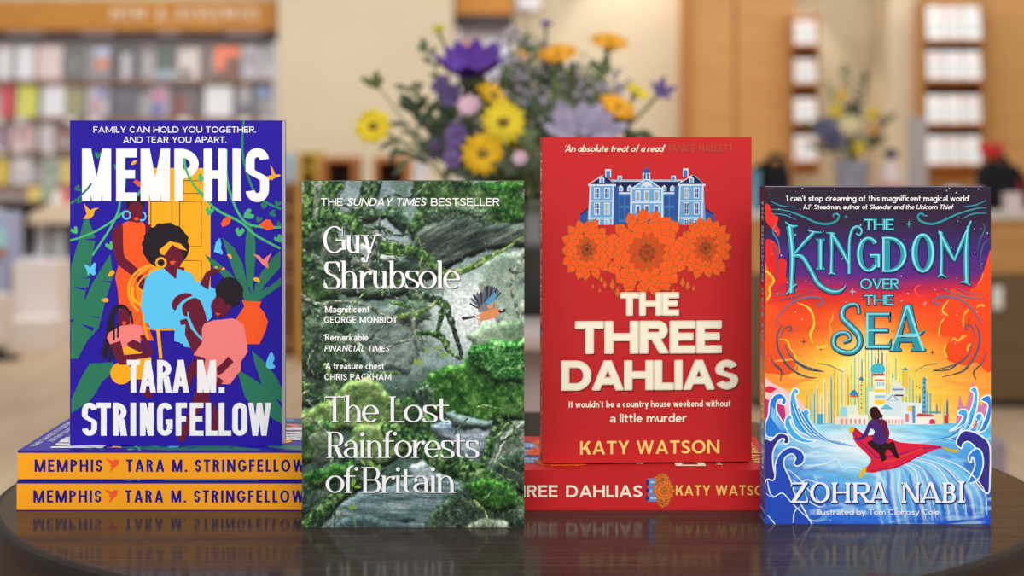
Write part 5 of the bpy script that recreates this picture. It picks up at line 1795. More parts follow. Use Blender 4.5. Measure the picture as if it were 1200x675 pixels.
def make_book(name, label, W, H, t, sheets, spine, edge_rgb, group=None, print_mat=None, back_rgb=None):
    """upright, front cover towards -y, root at the middle of the foot"""
    root = thing(name, label, 'book', (0, 0, 0), group)
    c = 0.00035
    em = mat(name + '_card_%d_%d_%d' % edge_rgb, edge_rgb, .45, .22)
    fc = MB().box(-W / 2, -t / 2, 0, W / 2, -t / 2 + c, H).build('front_cover', em, root)
    MB().box(-W / 2, t / 2 - c, 0, W / 2, t / 2, H).build('back_cover', mat('back_card_%d_%d_%d' % (back_rgb or edge_rgb), back_rgb or edge_rgb, .45, .22), root)
    sp = MB().box(-W / 2, -t / 2 + c * .5, 0, -W / 2 + c, t / 2 - c * .5, H).build('spine', em, root)
    MB().box(-W / 2 + c, -t / 2 + c, .0004, W / 2 - .0003, t / 2 - c, H - .0004).build('page_block', PAPER, root)
    for nm, sh in zip(('cover_illustration', 'cover_lettering'), sheets):
        o = sh.copy()
        COL.objects.link(o)
        o.name = nm
        o.parent = fc
        o.location = (-W / 2, -t / 2, 0)
    if spine:
        o = spine.copy()
        COL.objects.link(o)
        o.name = 'spine_print'
        o.parent = sp
        o.matrix_local = Matrix(((0, 1, 0, -W / 2), (0, 0, -1, t / 2), (-1, 0, 0, H), (0, 0, 0, 1)))
    return root


def stand(root, px_l, px_r, d, t, z, rz=0.0):
    root.location = ((px_l + px_r) / 2 * d / F - CX * d / F, d + t / 2, z)
    root.rotation_euler = (0, 0, rz)


def lie(root, px_left, d, W, H, t, z, rz=0.0):
    """spine towards the camera, front cover up, head of the book at the left"""
    base = Matrix(((0, 0, -1, 0), (1, 0, 0, 0), (0, -1, 0, 0), (0, 0, 0, 1)))
    root.matrix_world = Matrix.Translation((X(px_left, d) + H, d + W / 2, z + t / 2)) @ Matrix.Rotation(rz, 4, 'Z') @ base


def drop_proto(*objs):
    for o in objs:
        bpy.data.objects.remove(o)


Z0 = TABLE_Z
a1, t1 = art_women_cover()
s1 = art_women_spine()
A1, T1, S1 = a1.build('cover_illustration', PRINT), t1.build('cover_lettering', PRINT), s1.build('spine_print', PRINT)
G1 = 'copies of the blue paperback with a yellow spine'
W1, H1, TH1 = 0.1285, 0.1966, 0.0175
NAVY = (44, 30, 150)
b = make_book('paperback_book', 'blue paperback standing upright on the stack, women and a yellow door on its cover', W1, H1, TH1, (A1, T1), S1, NAVY, G1)
stand(b, 81.5, 331.5, 1.138, TH1, Z0 + 2 * TH1 + .0007)
b = make_book('paperback_book', 'lower yellow-spined paperback lying directly on the round table', W1, H1, TH1, (A1, T1), S1, NAVY, G1)
lie(b, 19.6, 1.12, W1, H1, TH1, Z0)
b = make_book('paperback_book', 'upper yellow-spined paperback lying flat under the upright blue book', W1, H1, TH1, (A1, T1), S1, NAVY, G1)
lie(b, 21, 1.121, W1, H1, TH1, Z0 + TH1 + .0006)
drop_proto(A1, T1, S1)

a2, t2 = art_forest_cover()
A2, T2 = a2.build('cover_illustration', PRINT), t2.build('cover_lettering', PRINT)
b = make_book('paperback_book', 'green paperback standing on the table, mossy forest stream and flying bird on its cover', 0.1265, 0.1971, 0.021, (A2, T2), None, (54, 74, 58))
stand(b, 353.5, 614.5, 1.071, 0.021, Z0)
drop_proto(A2, T2)

a3, t3 = art_house_cover()
s3 = art_house_spine()
A3, T3, S3 = a3.build('cover_illustration', PRINT_LINEN), t3.build('cover_lettering', PRINT_LINEN), s3.build('spine_print', PRINT_LINEN)
G3 = 'copies of the red book with orange flowers'
W3, H3, TH3 = 0.1274, 0.1973, 0.0239
b = make_book('hardback_book', 'red book standing upright, blue mansion above three orange flowers on its cover', W3, H3, TH3, (A3, T3), S3, (196, 38, 42), G3)
stand(b, 634, 881, 1.142, TH3, Z0 + TH3 + .001, math.radians(3))
b = make_book('hardback_book', 'red book lying flat on the table beneath the upright red one', W3, H3, TH3, (A3, T3), S3, (196, 38, 42), G3)
lie(b, 528, 1.121, W3, H3, TH3, Z0)
drop_proto(A3, T3, S3)

a4, t4, s4 = art_sea_cover()
A4, T4, S4 = a4.build('cover_illustration', PRINT), t4.build('cover_lettering', PRINT), s4.build('spine_print', PRINT)
b = make_book('paperback_book', 'colourful paperback standing at the right, flying carpet over a blue sea on its cover', 0.1296, 0.1936, 0.022, (A4, T4), S4, (40, 50, 110))
stand(b, 896.8, 1161, 1.081, 0.022, Z0)
drop_proto(A4, T4, S4)

# ------------------------------------------------------------------ the shop behind
def stroke_sign(px0, px1, py0, py1, s, y, name, parent, material, th=.012):
    """raised sign letters"""
    f = font(w=.17, h=.16, tr=.28)
    A_ = Art((px0, py0, px1, py1), (1, 1))
    text(A_, s, f, px0, px1, py0, py1, (255, 255, 255))
    t = bmesh.new()
    for fc in A_.f:
        pts = [A_.v[i] for i in fc]
        vs = [t.verts.new((X(px0 + p[0] * (px1 - px0), y), y, Z(py1 - p[2] * (py1 - py0), y))) for p in pts]
        try:
            t.faces.new(vs)
        except ValueError:
            pass
    r = bmesh.ops.extrude_face_region(t, geom=list(t.faces))
    bmesh.ops.translate(t, verts=[v for v in r['geom'] if isinstance(v, bmesh.types.BMVert)], vec=(0, -th, 0))
    bmesh.ops.recalc_face_normals(t, faces=t.faces)
    me = bpy.data.meshes.new(name)
    t.to_mesh(me)
    t.free()
    me.materials.append(material)
    o = bpy.data.objects.new(name, me)
    COL.objects.link(o)
    o.parent = parent
    return o


def at0(mb, name, m, root):
    """part built in world coordinates under a root that stands elsewhere"""
    o = mb.build(name, m, root)
    o.location = -Vector(root.location)
    return o


SIGNM = mat('gold_brown_sign', (200, 140, 66), .5, .2, wood=((186, 124, 54), 3, (2, 1, 8)))
LETM = mat('cream_sign_letters', (244, 226, 200), .5, .2)
SHELFM = mat('brown_shelf_edge', (150, 118, 96), .6, .2)
TICKM = mat('white_shelf_ticket', (240, 236, 232), .6, .2)
GREYT = mat('grey_shelf_ticket', (140, 132, 134), .6, .2)


def bookcase(name, label, px0, px1, D, head, band, shelves, sign=None, tickets=()):
    depth = .15
    root = thing(name, label, 'bookcase', ((X(px0, D) + X(px1, D)) / 2, D + depth / 2, 0))
    x0, x1 = X(px0, D), X(px1, D)
    top = Z(head[0], D)
    at0(MB().box(x0, D + .13, 0, x1, D + .15, top), 'back_panel', WHITEB, root)
    for xa in (x0, x1 - .025):
        at0(MB().box(xa, D, 0, xa + .025, D + .13, top), 'side_panel', WHITEB, root)
    at0(MB().box(x0, D - .03, Z(head[1], D), x1, D + .02, top, bev=.003), 'header_board', SIGNM, root)
    at0(MB().box(x0, D - .015, Z(band[1], D), x1, D + .02, Z(band[0], D), bev=.002), 'dark_fascia', DARKB, root)
    for y_ in shelves:
        at0(MB().box(x0 + .025, D, Z(y_, D) - .022, x1 - .025, D + .13, Z(y_, D)), 'shelf', SHELFM, root)
    at0(MB().box(x0, D + .02, 0, x1, D + .06, .1), 'plinth', DARKB, root)
    if sign:
        hb = [c for c in root.children if c.name.startswith('header_board')][0]
        for wd_, a, b_ in sign[0]:
            stroke_sign(a, b_, sign[1], sign[2], wd_, D - .03, 'header_lettering', hb, LETM)
    for a, b_, y0, y1, mm in tickets:
        at0(MB().box(X(a, D), D - .022, Z(y1, D), X(b_, D), D - .014, Z(y0, D)), 'shelf_ticket', mm, root)
    return root


DB = 11.2
ROWS = (93, 137, 176, 216, 256, 300)
bookcase('bookcase', 'tall white wall bookcase at the left under the gold lettered header', -70, 325, DB, (1, 36), (36, 48), ROWS, ((('NEW', 131, 171), ('&', 184, 195), ('REVIEWED', 208, 302)), 10, 23),
         [(a, b_, 37, 42, GREYT) for a, b_ in ((9, 52), (96, 134), (186, 212), (266, 308))] + [(a, b_, 138, 144, TICKM) for a, b_ in ((-6, 4), (20, 32), (78, 90), (104, 118), (209, 223), (280, 294), (306, 320))] + [(a, b_, 175, 180, TICKM) for a, b_ in ((-3, 6), (18, 28), (54, 64))])
bookcase('bookcase', 'narrow white bookcase bay behind the large purple lily', 533, 601, DB, (-20, 17), (17, 33), (96, 146, 190, 240, 290))

ORD = ('first', 'second', 'third', 'fourth', 'fifth', 'sixth', 'seventh', 'eighth', 'ninth', 'tenth', 'eleventh', 'twelfth')


def shelf_book(px0, px1, py0, py1, D, rgb, label, group, spots=(), t=.03, tilt=.12):
    """face-out book leaning back on its shelf, with the blocks of colour of its cover"""
    x0, x1, z0, z1 = X(px0, D), X(px1, D), Z(py1, D), Z(py0, D)
    xc = (x0 + x1) / 2
    root = thing('shelf_book', label, 'book', (xc, D + .02, z0), group)
    h, w = z1 - z0, (x1 - x0)
    rot = (-tilt, 'X', Vector((0, 0, 0)))
    rgb = tuple(int(v * .86 + 34) for v in rgb)  # distance haze put into the cover colour: darks lifted, contrast lowered
    cm = mat('cover_%d_%d_%d' % rgb, rgb, .5, .25)
    MB().box(-w / 2, 0, 0, w / 2, .004, h, rot=rot).build('front_cover', cm, root)
    MB().box(-w / 2 + .001, .004, .002, w / 2 - .003, t - .003, h - .002, rot=rot).build('page_block', PAPER, root)
    MB().box(-w / 2, t - .003, 0, w / 2, t, h, rot=rot).build('back_cover', cm, root)
    MB().box(-w / 2 - .003, 0, 0, -w / 2, t, h, rot=rot).build('spine', cm, root)
    for a, b_, c_, d_, col in spots:
        MB().box(-w / 2 + a * w, -.0015, (1 - d_) * h, -w / 2 + b_ * w, 0, (1 - c_) * h, rot=rot).build('cover_panel', mat('cover_%d_%d_%d' % col, col, .5, .25), root)
    return root


G, DG_, W_, LV = (120, 122, 122), (84, 84, 90), (238, 236, 240), (188, 184, 198)
R1 = [(-40, -22, (120, 60, 60), 'dark red', ()), (-18, -4, W_, 'blank', ()), (-2, 11, (232, 230, 236), 'white', ()), (19, 38, (236, 238, 246), 'white', ()), (41, 71, (226, 206, 206), 'pinkish', ((0, .08, 0, 1, (214, 150, 150)),)), (74, 97, (104, 108, 112), 'dark grey', ((.3, .7, .3, .7, (150, 146, 130)),)),
      (108, 128, (140, 140, 150), 'grey-orange', ((.1, .9, 0, .3, (200, 206, 232)), (.1, .9, .38, .68, (226, 156, 120)))), (132, 162, (84, 82, 90), 'charcoal', ((.3, .68, .2, 1, (200, 196, 202)),)), (181, 206, (92, 100, 94), 'dark green', ((0, 1, .75, 1, (170, 186, 200)),)),
      (208, 233, (214, 206, 200), 'cream', ((.1, .6, .7, .9, (90, 70, 80)),)), (235, 241, (120, 90, 96), 'narrow maroon', ()), (251, 280, (120, 90, 80), 'orange-brown', ((0, 1, 0, .32, (250, 146, 110)), (0, .4, .32, .72, (250, 146, 110)))), (283, 302, (190, 186, 198), 'lilac grey', ((.2, .8, .3, .5, (150, 146, 160)),)), (304, 323, (196, 192, 202), 'pale lilac', ((.3, .9, .2, .4, (140, 136, 150)),))]
R2 = [(-40, -22, (90, 110, 140), 'blue', ()), (-18, -3, (210, 190, 120), 'sand', ()), (0, 14, (214, 66, 78), 'red', ()), (20, 41, (216, 226, 92), 'lime', ((.35, .65, .2, .8, (226, 206, 110)),)), (49, 74, (234, 234, 242), 'white', ()), (75, 98, (150, 146, 120), 'olive', ((.3, .7, .2, .7, (170, 166, 110)),)),
      (102, 126, (190, 186, 196), 'pale grey', ((.5, .9, .1, .4, (130, 130, 190)), (.2, .6, .5, .9, (200, 150, 160)))), (130, 160, (92, 92, 106), 'slate', ((.3, .7, .2, .7, (120, 120, 134)),)), (177, 197, (170, 160, 170), 'pink-blue', ((.1, .7, .25, .5, (220, 120, 170)), (0, .6, .6, .95, (110, 120, 190)))), (203, 233, (96, 88, 92), 'dark', ((.1, .3, .3, 1, (170, 80, 70)), (.4, .7, .2, .9, (140, 126, 124)))),
      (240, 271, (232, 232, 238), 'large white', ()), (275, 297, (108, 104, 112), 'grey', ((.25, .75, 0, .6, (190, 186, 190)),)), (299, 323, (130, 128, 140), 'grey-blue', ((.1, .6, .1, .4, (150, 176, 230)), (.3, .8, .5, .9, (180, 176, 180))))]
R3 = [(-40, -24, (220, 190, 90), 'mustard', ()), (-20, -5, W_, 'white', ()), (-2, 9, (150, 120, 140), 'mauve', ()), (12, 39, (220, 190, 190), 'pale pink', ((.2, .8, .2, .6, (200, 160, 170)),)), (46, 62, (206, 202, 206), 'light grey', ()), (64, 82, (140, 90, 84), 'maroon', ((.2, .9, .4, .9, (180, 170, 160)),))]
R4 = [(-40, -24, W_, 'white', ()), (-20, -6, (120, 150, 130), 'green', ()), (-4, 7, (232, 200, 60), 'yellow', ()), (13, 35, (224, 218, 220), 'off-white', ((.2, .8, .5, .8, (200, 190, 196)),)), (50, 68, (176, 186, 176), 'sage', ((.2, .8, .3, .7, (140, 160, 140)),)), (70, 84, (226, 196, 100), 'straw yellow', ())]
for (row, y0, y1, rname) in ((R1, 53, 92.6, 'top'), (R2, 98, 136.6, 'second'), (R3, 146, 175.6, 'third'), (R4, 184, 215.6, 'fourth')):
    for k, (a, b_, rgb, word, spots) in enumerate(row):
        if b_ < -1:
            continue
        nxt = row[k + 1][3] if k + 1 < len(row) else None
        where = 'left of the %s one' % nxt if nxt else 'at the right end'
        shelf_book(a, b_, y0 + (k * 7 % 4), y1, DB, rgb, '%s book, %s shelf of left bookcase, %s' % (word, rname, where), 'face-out books on the left bookcase', spots)
for (a, b_, y0, y1, rgb, lab, spots) in ((540, 566, 48, 95.6, (206, 96, 84), 'red face-out book on the narrow bay behind the purple lily', ((0, 1, .5, 1, (150, 120, 110)),)), (570, 596, 46, 95.6, (206, 210, 226), 'pale blue face-out book on the narrow bay behind the purple lily', ()),
                                         (538, 562, 104, 145.6, (150, 150, 170), 'grey-blue face-out book low on the narrow bay', ()), (568, 594, 102, 145.6, (200, 196, 210), 'lilac face-out book low on the narrow bay', ())):
    shelf_book(a, b_, y0, y1, DB, rgb, lab, 'face-out books in the narrow bay', spots)

# small white box fixed high on the wall
bx = thing('wall_alarm', 'small white rounded alarm box fixed high on the cream wall', 'alarm', (X(620, 11.3), 11.4, Z(4, 11.3)))
MB().box(-.075, -.07, -.04, .075, 0, .05, bev=.02, seg=3).build('casing', WHITEB, bx)
MB().lathe([(0, -.01), (.03, -.01), (.034, 0), (0, 0)], n=24).build('grille', mat('pale_grey_plastic', (190, 188, 190), .5), bx, (0, -.03, -.04))

# ---- left of the books: pedestal table, display table, plinth
t = thing('pedestal_table', 'small dark round pedestal table far back at the left edge', 'table', (X(24, 9.4), 9.4, 0))
DKW = mat('near_black_wood', (40, 30, 28), .4, .3)
zt_ = Z(236, 9.4)
MB().lathe([(0, zt_ - .05), (.07, zt_ - .05), (.125, zt_ - .025), (.135, zt_ - .008), (.13, zt_), (0, zt_)], n=40).build('table_top', DKW, t)
MB().lathe([(0, .02), (.05, .02), (.026, .1), (.024, .4), (.034, zt_ - .09), (.06, zt_ - .05), (0, zt_ - .05)], n=24).build('pedestal', DKW, t)
MB().lathe([(0, 0), (.13, 0), (.13, .014), (.05, .03), (0, .03)], n=32).build('foot', DKW, t)

D2 = 10.0
t = thing('display_table', 'cream display table at the left with dark open shelf beneath', 'table', (X(80, D2), D2 + .25, 0))
CRM = mat('cream_table_laminate', (226, 206, 180), .5, .2)
x0, x1 = X(28, D2), X(322, D2)
z1_ = Z(239, D2)
at0(MB().box(x0, D2, Z(262, D2), x1, D2 + .5, z1_, bev=.004), 'table_top', CRM, t)
at0(MB().box(x0 + .02, D2 + .03, Z(302, D2) - .02, x1 - .02, D2 + .48, Z(302, D2)), 'shelf', DKW, t)
at0(MB().box(x0 + .02, D2 + .44, Z(302, D2), x1 - .02, D2 + .46, Z(262, D2)), 'back_board', DKW, t)
for xa, ya in ((x0 + .01, D2 + .01), (x1 - .05, D2 + .01), (x0 + .01, D2 + .45), (x1 - .05, D2 + .45)):
    at0(MB().box(xa, ya, 0, xa + .04, ya + .04, Z(262, D2)), 'leg', DKW, t)
shelf_book(34, 49, 265, 301.5, D2 + .06, (226, 226, 238), 'white book standing on the dark shelf under the cream display table', None, ((.2, .8, .3, .6, (200, 206, 226)),))
shelf_book(58, 76, 268, 301.5, D2 + .06, (176, 178, 186), 'grey book standing on the dark shelf under the cream display table', None, ())
for a, b_, hpx, rgb, word in ((32, 46, 20, (220, 190, 90), 'yellow'), (47, 60, 24, (130, 150, 130), 'green'), (61, 71, 16, (226, 220, 214), 'white'), (72, 80, 20, (206, 70, 70), 'red')):
    shelf_book(a, b_, 239 - hpx, 238.9, D2 + .1, rgb, '%s book standing on top of the cream display table' % word, 'books on the cream display table')
t = thing('magazine_rack', 'low pale blue magazine stand at the left edge beside the dark pedestal', 'rack', (X(0, 9.0), 9.0, 0))
MB().box(-.10, 0, 0, .045, .25, Z(250, 9.0), bev=.006).build('rack_body', mat('pale_blue_laminate', (170, 178, 210), .5, .2), t)
MB().box(-.095, -.02, Z(290, 9.0), .03, 0, Z(268, 9.0)).build('front_leaflet', mat('cyan_leaflet', (170, 220, 226), .5), t)
MB().box(-.095, -.02, Z(300, 9.0), .03, 0, Z(292, 9.0)).build('lip', mat('rust_lip', (190, 120, 90), .5), t)

D3 = 8.7
WHB = mat('white_painted_board', (232, 222, 216), .6, .2)
t = thing('display_plinth', 'white two-step display plinth on the pale floor at the left', 'plinth', (X(30, D3), D3, 0))
MB().box(-.135, .27, 0, .09, .55, Z(306, D3 + .3), bev=.006).build('upper_step', WHB, t)
MB().box(-.10, 0, .0, .13, .27, Z(376, D3), bev=.006).build('lower_step', WHB, t)
o = MB().box(-.07, .3, 0, .05, .42, .012, rot=(.1, 'Z', Vector((0, 0, 0)))).build('leaflet', mat('white_sheet', (226, 226, 236), .6))
o.location = (X(30, D3), D3, Z(306, D3 + .3) + .0005)
tag(o, 'white leaflet lying on the top of the two-step white plinth', 'leaflet')
t = thing('swivel_stool', 'white cube seat with dark round foot at the left edge', 'stool', (X(-8, 8.35), 8.35, 0))
MB().box(-.08, -.1, .06, .055, .12, Z(345, 8.35), bev=.012).build('seat', WHB, t)
MB().lathe([(0, 0), (.1, 0), (.1, .012), (.03, .03), (.025, .06), (0, .06)], n=32).build('foot', DKW, t, (.03, -.02, 0))

# ---- wooden display cases behind the green book
def display_case(label, px0, px1, ytop, D, rgb, holes, depth=.3, rgb2=(84, 52, 40)):
    x0, x1 = X(px0, D), X(px1, D)
    root = thing('display_case', label, 'case', ((x0 + x1) / 2, D + depth / 2, 0))
    mm = mat('case_%d_%d_%d' % rgb, rgb, .5, .25, wood=(tuple(int(v * .88) for v in rgb), 4, (1, 1, 9)))
    w, h = x1 - x0, Z(ytop, D)
    fw = .022
    MB().box(-w / 2, depth / 2 - .012, 0, w / 2, depth / 2, h).build('back_panel', mat('case_back_%d_%d_%d' % rgb2, rgb2, .6), root)
    for s in (-1, 1):
        MB().box(min(s * w / 2, s * (w / 2 - fw)), -depth / 2, 0, max(s * w / 2, s * (w / 2 - fw)), depth / 2 - .012, h).build('side_panel', mm, root)
    for z_ in [0.06] + [Z(v, D) for v in holes] + [h - fw]:
        MB().box(-w / 2 + fw, -depth / 2, z_, w / 2 - fw, depth / 2 - .012, z_ + fw).build('shelf', mm, root)
    MB().box(-w / 2 + fw, -depth / 2 + .03, 0, w / 2 - fw, -depth / 2 + .05, .06).build('kick_board', DKW, root)
    return root


display_case('orange wooden display case behind the green book, left of the yellow flower', 377, 418, 184, 8.0, (206, 130, 72), (226, 272, 318))
display_case('orange wooden display case below the yellow flower, right of its twin', 437, 479, 184, 8.0, (212, 136, 74), (226, 272, 318))
display_case('yellow display case between the blue book and the green book', 349, 373, 178, 8.2, (236, 194, 78), (200, 246, 292), rgb2=(230, 190, 90))
display_case('brown open case in the gap right of the upright blue book', 328, 347, 214, 8.4, (190, 138, 90), (248, 270, 300, 330), rgb2=(120, 70, 50))
shelf_book(331, 346, 180, 213.7, 8.4, (166, 196, 224), 'light blue book on the brown case right of the upright blue book', None)
shelf_book(486, 500, 184, 214, 8.55, (226, 222, 226), 'white card standing behind the bouquet beside the orange case', None)
t = thing('display_stand', 'low pale stand carrying a white card behind the green book', 'stand', (X(493, 8.3), 8.6, 0))
MB().box(-.05, -.06, 0, .05, .08, Z(214.05, 8.55), bev=.004).build('column', WHB, t)
MB().box(-.08, -.09, 0, .08, .11, .02, bev=.004).build('foot', DKW, t)

# ---- flowers
LEAF = mat('leaf_green', (108, 122, 84), .6, .2, noise=(30, .3))
LEAFD = mat('dark_leaf_green', (72, 86, 62), .6, .2, noise=(30, .3))
STEM = mat('stem_green', (98, 116, 70), .6, .2)
YEL = mat('yellow_petal', (228, 204, 50), .6, .15, noise=(60, .12))
YELD = mat('deep_yellow_petal', (226, 180, 34), .6, .15, noise=(60, .15))
ORG = mat('orange_petal', (240, 168, 38), .6, .15, noise=(60, .15))
PUR = mat('purple_petal', (92, 56, 150), .6, .15, noise=(40, .25))
PURM = mat('violet_petal', (112, 92, 148), .6, .15, noise=(40, .25))
LAV = mat('lavender_petal', (158, 146, 172), .6, .15, noise=(40, .2))
PNK = mat('pale_pink_petal', (222, 190, 204), .6, .15, noise=(40, .2))
DISC = mat('ochre_flower_disc', (164, 126, 34), .8, .1, noise=(300, .4))
BUD = mat('yellow_green_bud', (190, 178, 60), .7, .1)
GREYF = mat('grey_lilac_filler', (176, 170, 180), .8, .1, noise=(60, .2))


def petal_rows(L, Wd, curl, up, n=6, m=4):
    rows = []
    for i in range(n + 1):
        t = i / n
        w = Wd * (math.sin(PI * min(1, .12 + t * .86)) ** .7)
        z = up * L * t + curl * L * t * t
        r = L * t
        rows.append([(r, w * (j / m - .5), z - abs(j / m - .5) * w * .25) for j in range(m + 1)])
    return rows


def bloom(c, nrm, R, n, wid, curl, up, layers=2, roll=0.0):
    """petals around an axis; returns an MB of the whole corolla"""
    q = Vector(nrm).normalized().to_track_quat('Z', 'Y').to_matrix()
    mb = MB()
    rg = random.Random(int(R * 1e5) + n)
    for l in range(layers):
        for k in range(n):
            a = 2 * PI * (k + .5 * l) / n + roll + rg.uniform(-.06, .06)
            rot = Matrix.Rotation(a, 3, 'Z')
            rows = petal_rows(R * (1 - .16 * l) * rg.uniform(.93, 1.05), R * wid, curl, up + .12 * l)
            mb.sheet([[Vector(c) + q @ (rot @ Vector(p)) for p in r] for r in rows], thick=.0006)
    return mb


def leaf(mb, p, d, L, W, nrm=(0, -1, .4), bend=.2):
    d = Vector(d).normalized()
    n = Vector(nrm)
    s = d.cross(n).normalized()
    n = s.cross(d)
    rows = []
    for i in range(8):
        t = i / 7
        w = W * math.sin(PI * min(.985, .06 + t * .93)) ** .8
        c = Vector(p) + d * L * t - n * bend * L * t * t
        rows.append([c - s * w / 2 + n * w * .12, c, c + s * w / 2 + n * w * .12])
    mb.sheet(rows, thick=.0005)


def flower(px, py, D, rpx, nrm, pm, label, mouth, n=14, wid=.34, curl=-.1, up=.1, layers=2, disc=.15, name='flower', cat='flower', group='flowers in the dark vase', stem_r=.0022, bend=(0, 0), dm=None, leaves=1):
    c = P(px, py, D)
    R = rpx * D / F
    root = thing(name, label, cat, mouth, group)
    lc = c - Vector(mouth)
    bloom(lc, nrm, R, n, wid, curl, up, layers).build('petals', pm, root)
    nn = Vector(nrm).normalized()
    if disc:
        MB().ball(lc + nn * R * .06, R * disc, 1, 1, 1, sub=2, jitter=.08).build('disc', dm or DISC, root)
    st = [Vector((0, 0, -.05 * stem_r / .0022)), Vector((lc.x * .25 + bend[0], lc.y * .3, lc.z * .4)), Vector((lc.x * .7 + bend[0], lc.y * .7, lc.z * .75 + bend[1])), lc - nn * R * .12]
    st = [Vector(p) for p in catmull([tuple(v) for v in st], False, 6)]
    MB().tube(st, stem_r, 8).build('stem', STEM, root)
    mb = MB()
    # calyx and a stem leaf
    mb.ball(lc - nn * R * .16, R * .34, 1, 1, .8, sub=2)
    mb.build('calyx', LEAFD, root)
    if leaves:
        mb = MB()
        for k in range(leaves):
            i = int(len(st) * (.45 + .14 * k))
            leaf(mb, st[i], (1 if k % 2 else -1, .1, .8), R * 1.7 + .012, R * .55 + .004)
        mb.build('leaf', LEAF, root)
    return root


DV = 2.4
vx, vz = X(625, DV), Z(228, DV)
t = thing('side_table', 'pale grey round table carrying the dark vase behind the books', 'table', (vx, DV, 0))
GTB = mat('warm_grey_table', (176, 164, 162), .4, .25)
MB().lathe([(0, .722), (.185, .722), (.19, .73), (.19, .745), (.186, .75), (0, .75)], n=64).build('table_top', GTB, t)
MB().lathe([(0, .02), (.04, .02), (.025, .1), (.025, .6), (.06, .722), (0, .722)], n=32).build('pedestal', GTB, t)
MB().lathe([(0, 0), (.15, 0), (.15, .012), (.04, .028), (0, .028)], n=48).build('foot', GTB, t)
VASE = mat('dark_green_glaze', (42, 46, 42), .25, .4, noise=(8, .2))
v = thing('vase', 'dark green round vase holding the large bouquet on the grey table', 'vase', (vx, DV, .75))
hv = vz - .75
MB().lathe([(0, 0), (.05, 0), (.066, .02), (.08, .07), (.078, hv * .7), (.062, hv * .93), (.066, hv), (.06, hv), (.056, hv * .93), (.07, hv * .7), (.07, .07), (.05, .03), (0, .025)], n=56).build('body', VASE, v)
M0 = (vx, DV, vz)


def mo(dx, dy=0.0, dz=-.02):
    return (vx + dx, DV + dy, vz + dz)


